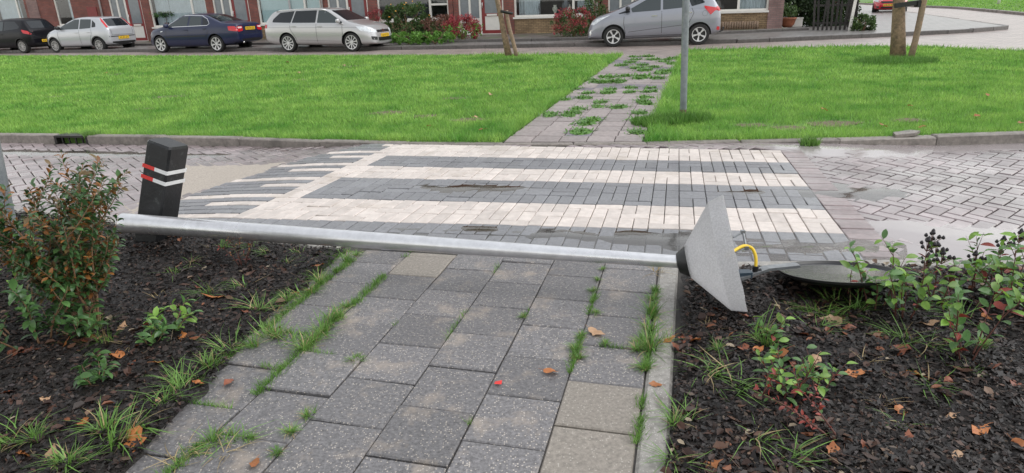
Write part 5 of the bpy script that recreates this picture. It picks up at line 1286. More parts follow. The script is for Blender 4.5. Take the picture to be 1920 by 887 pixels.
MB().lathe([(0, 0), (0.08, 0), (0.11, 0.2), (0.10, 0.2), (0.0, 0.18)], 12).build('pot', m_vaseg, pl, True)
leaf_cards(260, lambda: ((random.gauss(0, 0.28), random.gauss(0, 0.04), 0.55 + random.gauss(0, 0.06)), (0, -0.4, 0.3)), 0.11).build('foliage', m_lm, pl)
MB().tube([(0, 0, 0.15), (0.02, 0, 0.55)], 0.012, 6).build('stem', m_stem, pl)

# ---- pavements, kerbs, front gardens
m_pave = brickmat('grey wet pavement tiles', (0.20, 0.185, 0.18), (0.16, 0.15, 0.145), (0.08, 0.08, 0.06), 0.3, 0.3, 0.36, 'z', bump=0.3)
m_gard = mat('damp garden paving', (0.13, 0.11, 0.10), 0.5, 0.4, 2.5, col2=(0.075, 0.10, 0.045), c2scale=1.2, c2lo=0.5, c2hi=0.62)
KP = [(-40, 38.6), (-26, 32.7), (-13.98, 28.0), (-3.48, 24.02), (2.0, 22.6), (7.57, 21.54), (11.49, 21.9), (14.79, 22.4), (16.9, 23.3), (17.3, 24.4)]
pv = MB().prism(KP + [(22, 38), (27, 52), (40, 90), (-40, 90)], -0.25, 0.015).build('pavement', m_pave); tag(pv, kind='structure')
m_kerbd = mat('wet dark kerb concrete', (0.10, 0.09, 0.085), 0.5, 0.3, 12, bump=0.5, bscale=60, rnd=0.15)
fk = empty('street_kerb', (0, 0, 0)); tag(fk, kind='structure')
kerb_run(fk, KP, 0.15, 0.022, -0.25, 1.0, m_kerbd, 'kerb_stone', -1, skip=lambda x, y: x < -20)
kerb_run(fk, [(17.3, 24.4), (22, 38), (24, 44)], 0.15, 0.022, -0.25, 1.0, m_kerb, 'kerb_stone', -1)
kerb_run(fk, [(24.2, 31.9), (28.04, 42.8), (28.9, 48.7), (34, 75)], 0.2, 0.03, -0.25, 1.0, m_kerb, 'kerb_stone', 1)
GE = [(-24, 34.8), (-12, 29.2), (-3.66, 25.7), (0.98, 24.25), (2.81, 23.95), (6.0, 24.2), (8.65, 24.6), (10.9, 24.9)]
gd = MB().prism(GE + [hp(17.2, -0.01), hp(17.2, 0.5), hp(-26, 0.5)], -0.2, 0.075).build('front_gardens', m_gard); tag(gd, kind='structure')
ge_ = empty('garden_edging', (0, 0, 0)); tag(ge_, kind='structure')
kerb_run(ge_, GE, 0.10, 0.11, -0.2, 1.0, m_kerbd, 'edging_stone', -1)
# low dark log-roll edging at the foot of the end house
for k in range(7):
    x, y = hp(13.2 + k * 0.44, -0.16); lr = MB()
    for q in range(5): lr.tube([(q * 0.085, 0, 0), (q * 0.085, 0, 0.28 + 0.01 * (q % 2))], 0.042, 8)
    o = lr.build('log_edging', m_stake, None, True, loc=(x, y, 0.07)); o.rotation_euler.z = HRZ; tag(o, 'x', 'edging', 'log edging by the end house'); rank_later(o, 'dark log edging roll at the foot of the end house', 'grey car', k)

# ---- front garden planting
m_fg1 = leafmat('olive bush leaf', (0.05, 0.10, 0.03), (0.09, 0.15, 0.04), 0.45, 0.25, 4, 0.4)
m_fg2 = leafmat('bright ground cover leaf', (0.10, 0.24, 0.04), (0.17, 0.33, 0.06), 0.45, 0.3, 4, 0.3)
m_fr = leafmat('dull red bush leaf', (0.16, 0.06, 0.055), (0.22, 0.12, 0.07), 0.5, 0.2, 4, 0.4)
m_sed = leafmat('crimson flower head', (0.30, 0.035, 0.05), (0.38, 0.07, 0.075), 0.6, 0.15, 6, 0.3)
m_fo = leafmat('orange flower', (0.75, 0.32, 0.03), (0.8, 0.4, 0.05), 0.5, 0.2, 4, 0.2)
m_hedge = leafmat('dark hedge leaf', (0.025, 0.05, 0.022), (0.05, 0.08, 0.03), 0.45, 0.2, 3, 0.4)
m_hyd = leafmat('faded pink hydrangea', (0.36, 0.17, 0.12), (0.46, 0.24, 0.17), 0.6, 0.2, 5, 0.3)
def bush(loc, rx, ry, h, label, layers, name='bush', stems=8):
    o = empty(name, loc, 0, label, 'bush'); s = MB()
    for k in range(stems):
        a = k * 2.39; s.tube([(0, 0, -0.05), (math.cos(a) * rx * .3, math.sin(a) * ry * .3, h * .45), (math.cos(a) * rx * .65, math.sin(a) * ry * .65, h * random.uniform(.7, .92))], [0.02, 0.014, 0.006], 6)
    s.build('stem', m_stem, o)
    for (nm, m, n, size, zlo, zhi, shell) in layers:
        cl = []
        for _ in range(48):
            a = random.uniform(0, 6.283); t = random.uniform(zlo, zhi); pr_ = math.sqrt(max(0.05, 1 - (abs(t - 0.42) / 0.62) ** 2)) * (shell + (1 - shell) * math.sqrt(random.random()))
            cl.append((Vector((math.cos(a) * rx * pr_, math.sin(a) * ry * pr_, t * h)), random.uniform(0.5, 1.2) * 0.15 * h))
        def fn():
            c, r = random.choice(cl); v = Vector((random.gauss(0, 1), random.gauss(0, 1), random.gauss(0, .8))).normalized(); return c + v * r * random.uniform(.3, 1), v
        leaf_cards(int(n * 2.2), fn, size * 0.85, ratio=0.62).build(nm, m, o)
    return o
def gpf(u, v): return gp(u, v, 0.09)
x, y = gpf(762, 72); bush((x, y + 0.4, 0.07), 0.95, 0.6, 1.35, 'green bush with orange flowers in front of the dark blinded window', [('foliage', m_fg1, 2600, 0.10, 0.05, 0.9, 0.5), ('flowers', m_fo, 14, 0.09, 0.6, 1.0, 0.9)])
x, y = gpf(838, 70); bush((x - 0.4, y + 0.4, 0.07), 0.75, 0.5, 0.85, 'reddish brown bush between the flowering bush and the brick pier', [('foliage', m_fr, 1300, 0.08, 0.3, 0.95, 0.5), ('low_foliage', m_fg1, 500, 0.08, 0.05, 0.6, 0.4)])
for (u, v, rx) in ((765, 80, 0.7), (815, 79, 0.75)):
    x, y = gpf(u, v); bush((x, y + 0.2, 0.07), rx, 0.4, 0.36, 'bright green ground cover plant %s' % ('nearest to the silver estate car' if u < 790 else 'below the reddish brown bush'), [('foliage', m_fg2, 1100, 0.09, 0.05, 0.9, 0.4)], 'ground_cover', 5)
x, y = gpf(867, 74); bush((x, y + 0.25, 0.07), 0.62, 0.45, 0.92, 'round crimson flowered bush left of the red and white door', [('flowers', m_sed, 1900, 0.07, 0.12, 1.0, 0.7), ('foliage', m_fg2, 260, 0.11, 0.05, 0.55, 0.8)])
x, y = gpf(1078, 68); bush((x, y + 0.3, 0.07), 0.75, 0.5, 0.95, 'red and green leaved bush under the window left of the grey car', [('foliage', m_sed, 1000, 0.075, 0.15, 1.0, 0.7), ('green_foliage', m_fg1, 900, 0.08, 0.05, 0.95, 0.5)])
x, y = gpf(1112, 66); bush((x + 0.15, y + 0.5, 0.07), 0.4, 0.3, 1.45, 'narrow green climber beside the downpipe behind the grey car', [('foliage', m_fg1, 800, 0.09, 0.05, 0.95, 0.4)])
x, y = gpf(700, 70); bush((x, y + 1.0, 0.07), 0.4, 0.4, 1.1, 'small dark red bush behind the bonnet of the silver estate car', [('foliage', m_sed, 500, 0.07, 0.4, 1.0, 0.6)])
# right-hand corner garden
for (px, dx, dy, rx, h, mm, lab) in ((1500, 0.35, 1.1, 0.75, 1.9, m_hedge, 'tall dark hedge bush beside the end house'), (1540, 0.4, 1.3, 0.9, 1.8, m_hedge, 'dark hedge bush behind the black picket fence'), (1580, 0.2, 1.6, 0.9, 1.5, m_hedge, 'dark hedge bush at the street end of the picket fence')):
    x, y = gp(px, 52, 0.0); bush((x + dx, y + dy, 0.0), rx, 0.8, h, lab, [('foliage', mm, 2200, 0.12, 0.02, 0.95, 0.4)])
x, y = gp(1560, 50); bush((x + 0.25, y + 0.55, 0.0), 0.9, 0.4, 1.25, 'faded pink hydrangea bush right behind the picket fence', [('foliage', m_fg1, 900, 0.11, 0.1, 0.85, 0.5), ('flowers', m_hyd, 700, 0.08, 0.75, 1.02, 0.8)])
x, y = gp(1612, 58); bush((x + 0.1, y + 0.0, 0.0), 0.42, 0.35, 0.52, 'small grey green bush at the foot of the white post', [('foliage', m_fg1, 900, 0.09, 0.05, 0.95, 0.5)])
m_fence = mat('black stained picket', (0.028, 0.024, 0.022), 0.7, 0.5, 12, bump=0.4, bscale=40, rnd=0.3, col2=(0.10, 0.075, 0.05), c2scale=4, c2lo=0.6, c2hi=0.75)
F0, F1, F2 = Vector(gp(1521, 58)), Vector(gp(1604, 57)), Vector(gp(1640, 40)) 
F2 = F1 + Vector((0.75, 2.2))
fe = empty('picket_fence', (F0.x, F0.y, 0), 0, 'old black picket fence round the corner garden of the end house', 'fence')
def fence_run(a, b, n, gapk=()):
    d = (b - a); an = math.atan2(d.y, d.x)
    for k in range(n):
        q = a + d * ((k + 0.5) / n) - F0; h = 1.05 + random.gauss(0, 0.03)
        mb = MB().add([(-.035, -.012, 0), (.035, -.012, 0), (.035, -.012, h - .06), (0, -.012, h), (-.035, -.012, h - .06), (-.035, .012, 0), (.035, .012, 0), (.035, .012, h - .06), (0, .012, h), (-.035, .012, h - .06)], [(0, 1, 2, 3, 4), (9, 8, 7, 6, 5), (0, 5, 6, 1), (1, 6, 7, 2), (2, 7, 8, 3), (3, 8, 9, 4), (4, 9, 5, 0)])
        p = mb.build('picket', m_fence, fe, loc=(q.x, q.y, 0.02)); p.rotation_euler = (0, random.gauss(0, 0.05), an)
    for z in (0.25, 0.85):
        m_ = (a + b) / 2 - F0 + Vector((-d.y, d.x)).normalized() * 0.035; MB().box((m_.x, m_.y, z), (d.length, 0.04, 0.07), rz=an).build('rail', m_fence, fe)
fence_run(F0, F1, 10); fence_run(F1, F2, 12)
x, y = gp(1589, 58); wp = MB().box((0, 0, 0.5), (0.09, 0.09, 1.0)).box((0, 0, 1.01), (0.10, 0.10, 0.02)).build('white_post', m_white, None, loc=(x, y - 0.12, 0.0)); wp.rotation_euler = (0, R(4), HRZ); tag(wp, 'white wooden post standing against the black picket fence', 'post')
m_terra = mat('terracotta', (0.33, 0.115, 0.06), 0.6, 0.25, 12)
x, y = gp(1476, 51, 0.05); pt = empty('flower_pot', (x, y, 0.05), 0, 'terracotta bowl planted with greenery beside the mauve corner pier', 'flower pot')
MB().lathe([(0, 0), (0.16, 0), (0.25, 0.12), (0.29, 0.30), (0.31, 0.31), (0.31, 0.35), (0.27, 0.35), (0.25, 0.28), (0.0, 0.27)], 22).build('bowl', m_terra, pt, True)
leaf_cards(420, lambda: ((random.gauss(0, .16), random.gauss(0, .14), 0.38 + abs(random.gauss(0, .2))), (0, 0, 1)), 0.11).build('foliage', m_fg1, pt)
x, y = gp(1494, 49, 0.05); wb = MB().bb(-0.2, 0.2, -0.15, 0.15, 0, 0.30).bb(-0.22, 0.22, -0.17, 0.17, 0.30, 0.34).build('planter_box', m_white, None, loc=(x, y + 0.05, 0.03)); wb.rotation_euler.z = HRZ; tag(wb, 'white planter box beside the terracotta bowl', 'planter')
x, y = gp(1872, 8); mp = MB().tube([(0, 0, 0), (0, 0, 0.75)], 0.09, 12).tube([(0, 0, 0.75), (0, 0, 0.80)], [0.09, 0.05], 12).build('marker_post', m_white, None, True, loc=(x, y, 0)); tag(mp, 'small pale marker post on the far lawn across the side street', 'post')
# strips of moss and mud along the far kerb
m_moss = mat('moss and mud', (0.07, 0.085, 0.03), 0.8, 0.4, 8, bump=0.5)
# ================================================================== CARS
m_tyre = mat('tyre rubber', (0.014, 0.014, 0.014), 0.7, 0.3, 30)
m_rimd = mat('dark wheel void', (0.02, 0.02, 0.02), 0.6, 0.2, 30)
m_rim = mat('silver alloy', (0.62, 0.62, 0.63), 0.32, 0.08, 20, metal=0.6)
m_rimdull = mat('dull silver hubcap', (0.42, 0.41, 0.40), 0.45, 0.12, 20, metal=0.3)
m_cglass, nt, b_ = nodes_of('tinted car glass'); b_.inputs['Base Color'].default_value = (0.015, 0.018, 0.022, 1); b_.inputs['Roughness'].default_value = 0.03; b_.inputs['Specular IOR Level'].default_value = 0.45
m_cglassl, nt, b_ = nodes_of('clear car glass'); b_.inputs['Base Color'].default_value = (0.04, 0.05, 0.054, 1); b_.inputs['Roughness'].default_value = 0.03; b_.inputs['Specular IOR Level'].default_value = 0.55
m_trim = mat('black car trim', (0.012, 0.012, 0.013), 0.4, 0.2, 20)
m_seam_shade = mat('panel gap and crease shade', (0.02, 0.02, 0.022), 0.7, 0.1, 20)  # dark gaps between panels; also paints shade along body creases
m_chrome = mat('car chrome', (0.8, 0.8, 0.8), 0.12, 0.05, 20, metal=1.0)
m_tail = mat('red tail lamp', (0.50, 0.012, 0.018), 0.12, 0.15, 20, spec=0.8)
m_tailw = mat('clear tail lamp', (0.75, 0.6, 0.58), 0.12, 0.1, 20, spec=0.8)
m_head = mat('head lamp glass', (0.62, 0.65, 0.68), 0.08, 0.25, 14, spec=1.0)
m_plate = mat('yellow number plate', (0.80, 0.50, 0.03), 0.4, 0.04, 20)
m_ink = mat('plate lettering', (0.03, 0.03, 0.03), 0.5, 0.1, 20)
def paint(name, col, metal=0.55, rough=0.3): return mat(name, col, rough, 0.03, 40, metal=metal, coat=1.0, coord='obj')

def interp(P, x): return float(np.interp(x, [p[0] for p in P], [p[1] for p in P]))
def car_body(spec):
    xs_ = spec['st']; rings = []
    for x in xs_:
        zt = interp(spec['top'], x); zb = interp(spec['bot'], x); zl = min(interp(spec['belt'], x), zt - 0.03); w = interp(spec['plan'], x)
        t = max(0, min(1, (zt - zl) / 0.48)); wt = w * (0.91 - spec.get('tumble', 0.21) * t); zm = zb + 0.5 * (zl - zb)
        half = [(0, zb), (w * .80, zb), (w * .965, zb + .07), (w * .99, zm - 0.1), (w, zm + 0.06), (w * .985, zl - .07), (w * (.955 - .01 * t), zl), (wt + (w * .93 - wt) * .30, zl + (zt - zl) * .62), (wt, zt - .055 * (0.35 + t * .65)), (wt * .84, zt - 0.012), (wt * .45, zt), (0, zt + 0.006)]
        rings.append((x, half))
    bm = bmesh.new(); R_ = []
    for (x, half) in rings:
        r = [bm.verts.new((x, y, z)) for y, z in half] + [bm.verts.new((x, -y, z)) for y, z in half[-2:0:-1]]; R_.append(r)
    n = len(R_[0])
    for a, b in zip(R_[:-1], R_[1:]):
        for k in range(n): k2 = (k + 1) % n; bm.faces.new((a[k], a[k2], b[k2], b[k]))
    bm.faces.new(R_[0][::-1]); bm.faces.new(R_[-1])
    bmesh.ops.recalc_face_normals(bm, faces=bm.faces)
    me = bpy.data.meshes.new('car_body'); bm.to_mesh(me); bm.free()
    return me
def eval_mesh(o):
    dg = bpy.context.evaluated_depsgraph_get(); dg.update(); return bpy.data.meshes.new_from_object(o.evaluated_get(dg))
def rpoly(poly, r=0.04, n=3):
    """round the corners of a 2D polygon"""
    out = []; N_ = len(poly)
    for i in range(N_):
        p = Vector(poly[i]); a = Vector(poly[i - 1]) - p; b = Vector(poly[(i + 1) % N_]) - p; k = min(r, a.length * .45, b.length * .45)
        q0 = p + a.normalized() * k; q1 = p + b.normalized() * k
        for t in range(n + 1): s = t / n; out.append(q0 * (1 - s) ** 2 + p * 2 * s * (1 - s) + q1 * s * s)
    return out
class Car:
    def __init__(s, spec, root, pm):
        s.spec = spec; s.root = root
        me = car_body(spec); o = link('car_body', me); o.modifiers.new('s', 'SUBSURF').levels = 2; o.modifiers['s'].render_levels = 2
        sm = eval_mesh(o); s.bvh = BVHTree.FromPolygons([v.co.copy() for v in sm.vertices], [tuple(p.vertices) for p in sm.polygons])
        cut = MB(); W_ = spec['w']
        for ax_ in (spec['fa'], spec['ra']):
            for sd_ in (1, -1): cut.tube([(ax_, sd_ * (W_ - 0.30), spec['wr']), (ax_, sd_ * (W_ + 0.5), spec['wr'])], spec['wr'] + 0.055, 32)
        co_ = cut.build('cutter', m_trim); cb_ = bmesh.new(); cb_.from_mesh(co_.data); bmesh.ops.recalc_face_normals(cb_, faces=cb_.faces); cb_.to_mesh(co_.data); cb_.free(); bm_ = o.modifiers.new('b', 'BOOLEAN'); bm_.object = co_; bm_.operation = 'DIFFERENCE'; bm_.solver = 'EXACT'
        o.data.materials.append(pm); o.data.materials.append(m_trim)
        try: bm_.material_mode = 'TRANSFER'
        except Exception: pass
        fm = eval_mesh(o); bpy.data.objects.remove(co_); bpy.data.objects.remove(o)
        smooth_by_angle(fm, 40); s.body = link('body', fm, root)
    def proj(s, p, mode, off):
        if mode in ('L', 'R'): sg = 1 if mode == 'L' else -1; og = Vector((p[0], sg * 3, p[1])); d = Vector((0, -sg, 0))
        elif mode in ('F', 'B'): sg = 1 if mode == 'F' else -1; og = Vector((sg * 6, p[0], p[1])); d = Vector((-sg, 0, 0))
        else: og = Vector((p[0], p[1], 4)); d = Vector((0, 0, -1))
        h = s.bvh.ray_cast(og, d)
        if h[0] is None:
            h = s.bvh.find_nearest(Vector((p[0], (1 if mode == 'L' else -1) * s.spec['w'], p[1])) if mode in 'LR' else Vector(((2.3 if mode == 'F' else -2.3), p[0], p[1])))
        return h[0] + h[1] * off if h[1].dot(d) < 0 else h[0] - h[1] * off
    def decal(s, name, poly, mode, m, off=0.004, parent=None, rnd=0.03, cuts=3):
        bm = bmesh.new(); P = rpoly(poly, rnd) if rnd else [Vector(p) for p in poly]
        f = bm.faces.new([bm.verts.new((p.x, p.y, 0)) for p in P]); bmesh.ops.triangulate(bm, faces=[f])
        for _ in range(cuts):
            L_ = [e for e in bm.edges if e.calc_length() > 0.11]
            if not L_: break
            bmesh.ops.subdivide_edges(bm, edges=L_, cuts=1, use_grid_fill=False); bmesh.ops.triangulate(bm, faces=[f for f in bm.faces if len(f.verts) > 3])
        for v in bm.verts: v.co = s.proj((v.co.x, v.co.y), mode, off)
        bmesh.ops.recalc_face_normals(bm, faces=bm.faces)
        me = bpy.data.meshes.new(name); bm.to_mesh(me); bm.free(); me.materials.append(m); me.polygons.foreach_set('use_smooth', [True] * len(me.polygons))
        return link(name, me, parent or s.root)
    def strip(s, name, pts, mode, m, w=0.012, off=0.003, parent=None):
        P = [Vector(p) for p in pts]; Q = []
        for a, b in zip(P[:-1], P[1:]):
            n = max(1, int((b - a).length / 0.08)); Q += [a + (b - a) * k / n for k in range(n)]
        Q.append(P[-1]); mb = MB()
        for i, p in enumerate(Q):
            d = (Q[min(i + 1, len(Q) - 1)] - Q[max(0, i - 1)]).normalized(); nn = Vector((-d.y, d.x)) * w / 2
            mb.v += [tuple(s.proj(p - nn, mode, off)), tuple(s.proj(p + nn, mode, off))]
        for i in range(len(Q) - 1): mb.f.append((2 * i, 2 * i + 1, 2 * i + 3, 2 * i + 2)); mb.m.append(0)
        return mb.build(name, m, parent or s.root, True)
    def both(s, fn):
        for md in ('L', 'R'): fn(md)
    def wheels(s, rimr, nsp, style, rm):
        sp = s.spec; wr = sp['wr']; W_ = sp['w']
        for ax_ in (sp['fa'], sp['ra']):
            for sd_ in (1, -1):
                Mx = Matrix.Translation((ax_, sd_ * (W_ - 0.035), wr)) @ Matrix.Rotation(-sd_ * math.pi / 2, 4, 'X')   # local z points outwards
                ty = MB().lathe([(rimr, -0.19), (wr - 0.02, -0.195), (wr, -0.165), (wr, -0.03), (wr - 0.018, -0.002), (rimr + 0.01, 0.0), (rimr - 0.002, -0.012)], 40)
                t = link('wheel', smooth_by_angle(ty.mesh('wheel', m_tyre), 30), s.root, mtx=Mx)
                MB().lathe([(rimr, -0.06), (0.0, -0.055)], 28).build('wheel_void', m_rimd, t)
                rb = MB().lathe([(rimr - 0.022, -0.04), (rimr - 0.022, -0.006), (rimr, -0.004), (rimr, -0.04)], 36)
                rb.lathe([(0.0, -0.012), (0.045, -0.012), (0.055, -0.02), (0.055, -0.05)], 16)
                for k in range(nsp):
                    a0 = 2 * math.pi * k / nsp + 0.2
                    for da in ((-0.10, 0.10) if style == 'double' else (0,)):
                        a = a0 + da; c = Vector((math.cos(a), math.sin(a), 0)); q = Vector((-c.y, c.x, 0)); w0 = 0.016 if style == 'double' else sp.get('spw', 0.024)
                        c0 = Vector((math.cos(a0), math.sin(a0), 0))
                        p0 = c0 * 0.04; p1 = c * (rimr - 0.012)
                        rb.add([p0 - q * w0 * .6 + Vector((0, 0, -.018)), p0 + q * w0 * .6 + Vector((0, 0, -.018)), p1 + q * w0 + Vector((0, 0, -.010)), p1 - q * w0 + Vector((0, 0, -.010)), p0 - q * w0 * .6 + Vector((0, 0, -.045)), p0 + q * w0 * .6 + Vector((0, 0, -.045)), p1 + q * w0 + Vector((0, 0, -.04)), p1 - q * w0 + Vector((0, 0, -.04))],
                               [(0, 1, 2, 3), (0, 3, 7, 4), (1, 5, 6, 2)])
                rb.build('rim', rm, t)
    def plate(s, mode, z, y=0.0, w=0.52):
        x = s.proj((y, z), mode, 0.0).x; sg = 1 if mode == 'F' else -1; x += sg * 0.016
        p = MB().bb(x - 0.012, x + 0.012, y - w / 2, y + w / 2, z - 0.055, z + 0.055).build('number_plate', m_plate, s.root)
        mb = MB()
        for k in range(6):
            yy = y - 0.19 + k * 0.072 + (k // 2) * 0.012; mb.bb(x + sg * 0.012, x + sg * 0.0135, yy - 0.02, yy + 0.02, z - 0.032, z + 0.032)
            mb.bb(x + sg * 0.0136, x + sg * 0.0138, yy - 0.008, yy + 0.008, z - 0.016, z + 0.016)
        mb.m = [0 if (i // 6) % 2 == 0 else 1 for i in range(len(mb.f))]
        mb.build('plate_lettering', [m_ink, m_plate], p)
    def mirror(s, x, z, m, base=m_trim):
        for sg in (1, -1):
            y = abs(s.proj((x, z), 'L', 0).y)
            Mx = Matrix.Translation((x + 0.02, sg * (y + 0.13), z + 0.03)) @ Matrix.Rotation(sg * -0.1, 4, 'Z') @ Matrix.Diagonal((0.075, 0.115, 0.075, 1))
            mb = MB(); prof = [(math.sin(a) if 0 < a < math.pi else 0.001, -math.cos(a)) for a in np.linspace(0, math.pi, 9)]
            mb.lathe([(r ** 0.8, (abs(h) ** 0.7) * (1 if h > 0 else -1)) for r, h in prof], 16, 0, Mx)
            o = mb.build('door_mirror', m, s.root, True)
            MB().box((x + 0.01, sg * (y + 0.035), z - 0.01), (0.07, 0.09, 0.04)).build('mirror_foot', base, o)
    def handle(s, x, z, m, w=0.17):
        for sg, md in ((1, 'L'), (-1, 'R')):
            p = s.proj((x, z), md, 0.012); MB().box(p, (w, 0.022, 0.028)).build('door_handle', m, s.root)

def place(root, front, rear, spec, near):
    """stand a car on the two measured near-side wheel contacts; near = 'L' or 'R' is the side seen"""
    f = Vector(front); r = Vector(rear); d = (f - r).normalized(); n = Vector((-d.y, d.x)) * (1 if near == 'R' else -1)
    mid = (f + r) / 2 + n * (spec['w'] - 0.09); c = mid - d * ((spec['fa'] + spec['ra']) / 2)
    root.location = (c.x, c.y, -0.1); root.rotation_euler = (0, 0, math.atan2(d.y, d.x))

# --- small hatchback (used twice, with other lamps and paint)
def hatch_spec(h=1.44, w=0.825):
    return dict(w=w, fa=1.245, ra=-1.245, wr=0.295,
        top=[(-1.83, 0.60), (-1.81, 0.93), (-1.74, 1.00), (-1.40, h - .10), (-1.28, h - .035), (-0.5, h), (0.05, h - .03), (0.25, h - .10), (1.0, 1.02), (1.2, .96), (1.7, .82), (1.93, .68), (2.03, .45)],
        belt=[(-1.80, .93), (-1.2, .97), (0.9, .90), (1.2, .86), (1.7, .74), (2.03, .4)], bot=[(-1.83, .30), (-1.4, .22), (1.4, .2), (2.03, .26)],
        plan=[(-1.83, .60), (-1.74, .74), (-1.4, .81), (-.6, w), (1.0, w), (1.5, .80), (1.85, .66), (2.03, .42)],
        st=[-1.83, -1.81, -1.74, -1.58, -1.4, -1.28, -.95, -.5, 0.0, .25, .6, 1.0, 1.2, 1.5, 1.75, 1.93, 2.03])
def make_hatch(name, label, pm, tail_hi, five, rims, front=None):
    sp = hatch_spec(1.44 if tail_hi else 1.47, 0.825); o = empty(name, (0, 0, 0), 0, label, 'car', 'cars parked along the far kerb'); c = Car(sp, o, pm); c.spec['spw'] = 0.016
    def side(md):
        c.decal('side_window', [(-.30, .95), (-.27, 1.33), (.16, 1.33), (.42, 1.22), (.86, .985), (.86, .94)], md, m_cglassl)
        if five:
            c.decal('side_window', [(-.36, .95), (-.33, 1.335), (-.93, 1.32), (-.98, .98)], md, m_cglassl); c.decal('quarter_window', [(-1.03, 1.0), (-1.0, 1.29), (-1.20, 1.16), (-1.24, 1.02)], md, m_cglass)
            c.strip('door_seam', [(-.33, .92), (-.34, .32)], md, m_seam_shade); c.strip('door_seam', [(-1.0, .95), (-1.02, .78), (-.90, .55), (-.84, .34)], md, m_seam_shade)
        else:
            c.decal('quarter_window', [(-.36, .96), (-.33, 1.345), (-.95, 1.33), (-1.28, 1.10), (-1.22, 1.02)], md, m_cglass); c.strip('door_seam', [(-.33, .92), (-.36, .32)], md, m_seam_shade)
        c.strip('door_seam', [(.87, .93), (.90, .72), (.82, .32)], md, m_seam_shade)
        c.strip('sill_trim', [(-.85, .25), (.82, .24)], md, m_trim, 0.05, 0.004)
        for a in (sp['fa'], sp['ra']):
            c.strip('arch_trim', [(a + .352 * math.cos(t), sp['wr'] + .352 * math.sin(t)) for t in np.linspace(-0.15, math.pi + .15, 18)], md, m_trim, 0.045 if five else 0.02, 0.004)
    c.both(side)
    c.decal('rear_window', [(-.52, 1.03), (.52, 1.03), (.46, 1.33), (-.46, 1.33)], 'B', m_cglass, rnd=0.05)
    c.decal('windscreen', [(-.60, 1.03), (.60, 1.03), (.50, 1.33), (-.50, 1.33)], 'F', m_cglass, rnd=0.05)
    for sg in (1, -1):
        if tail_hi: c.decal('tail_light', [(sg * .565, .99), (sg * .66, .97), (sg * .60, 1.24), (sg * .52, 1.35), (sg * .49, 1.35)], 'B', m_tail, 0.008)
        else: c.decal('tail_light', [(-1.82, .90), (-1.40, .99), (-1.50, .84), (-1.80, .78)], 'L' if sg > 0 else 'R', m_tail, 0.008)
        c.decal('head_light', [(1.42, .80), (1.86, .66), (1.84, .60), (1.5, .68)], 'L' if sg > 0 else 'R', m_head, 0.006)
    c.strip('bumper_trim', [(-.66, .62), (.66, .62)], 'B', m_trim, 0.035, 0.005); c.strip('hatch_seam', [(-.56, 1.0), (-.52, .68), (.52, .68), (.56, 1.0)], 'B', m_seam_shade)
    c.plate('B', .56 if tail_hi else .50); c.mirror(.74, .98, pm if not tail_hi else m_trim); c.handle(-.18, .80, pm); 
    if five: c.handle(-.86, .81, pm)
    c.decal('bumper_lower', [(-.6, .30), (.6, .30), (.58, .42), (-.58, .42)], 'B', m_trim, .006)
    c.decal('grille', [(-.4, .5), (.4, .5), (.36, .62), (-.36, .62)], 'F', m_trim, .006); c.decal('lower_grille', [(-.5, .3), (.5, .3), (.46, .40), (-.46, .40)], 'F', m_trim, .006)
    c.wheels(.20, 11, 'single', rims); return o, sp
p_silver = paint('pale silver paint', (0.47, 0.48, 0.51), 0.35, 0.30); p_black = mat('black paint', (0.006, 0.006, 0.009), 0.3, 0.03, 40, coat=0.12, spec=0.2, coord='obj')
p_navy = mat('navy blue paint', (0.012, 0.018, 0.055), 0.28, 0.03, 40, coat=0.45, spec=0.3, coord='obj'); p_silver2 = paint('warm silver paint', (0.45, 0.445, 0.45), 0.4, 0.28); p_grey = paint('mid grey paint', (0.26, 0.27, 0.31), 0.35, 0.32); p_red = paint('bright red paint', (0.52, 0.015, 0.03), 0.1, 0.25)
o, sp = make_hatch('parked_car', 'small pale silver five door hatchback between the black and navy cars', p_silver, True, True, m_rimdull)
place(o, gp(107, 99, -.1), gp(192, 98, -.1), sp, 'L')
o, sp = make_hatch('parked_car', 'black hatchback cut off by the left edge of the picture', p_black, False, False, m_rimdull)
rw = Vector(gp(47, 100, -.1)); hd_ = (Vector(gp(107, 99, -.1)) - Vector(gp(192, 98, -.1))).normalized(); place(o, rw + hd_ * 2.49, rw, sp, 'L')

# --- navy saloon
sp = dict(w=0.87, fa=1.3625, ra=-1.3625, wr=0.315, top=[(-2.36, .55), (-2.33, .98), (-2.26, 1.035), (-1.75, 1.075), (-1.62, 1.09), (-1.25, 1.235), (-.9, 1.355), (-.75, 1.385), (-.2, 1.415), (.2, 1.39), (.38, 1.33), (1.0, 1.02), (1.2, .985), (1.8, .88), (2.03, .74), (2.12, .45)],
    belt=[(-2.33, .90), (-1.6, .97), (-.9, .955), (.9, .915), (1.2, .89), (1.8, .78), (2.12, .4)], bot=[(-2.36, .36), (-1.9, .26), (-1.4, .2), (1.4, .19), (2.12, .24)],
    plan=[(-2.36, .66), (-2.26, .76), (-1.9, .83), (-1.0, .87), (1.2, .87), (1.75, .83), (2.0, .70), (2.12, .5)], st=[-2.36, -2.33, -2.26, -2.0, -1.75, -1.62, -1.25, -.9, -.7, -.2, .2, .38, .7, 1.0, 1.2, 1.55, 1.8, 2.03, 2.12], tumble=.22)
o = empty('parked_car', (0, 0, 0), 0, 'navy blue saloon parked between the two silver cars', 'car', 'cars parked along the far kerb'); c = Car(sp, o, p_navy); c.spec['spw'] = 0.019
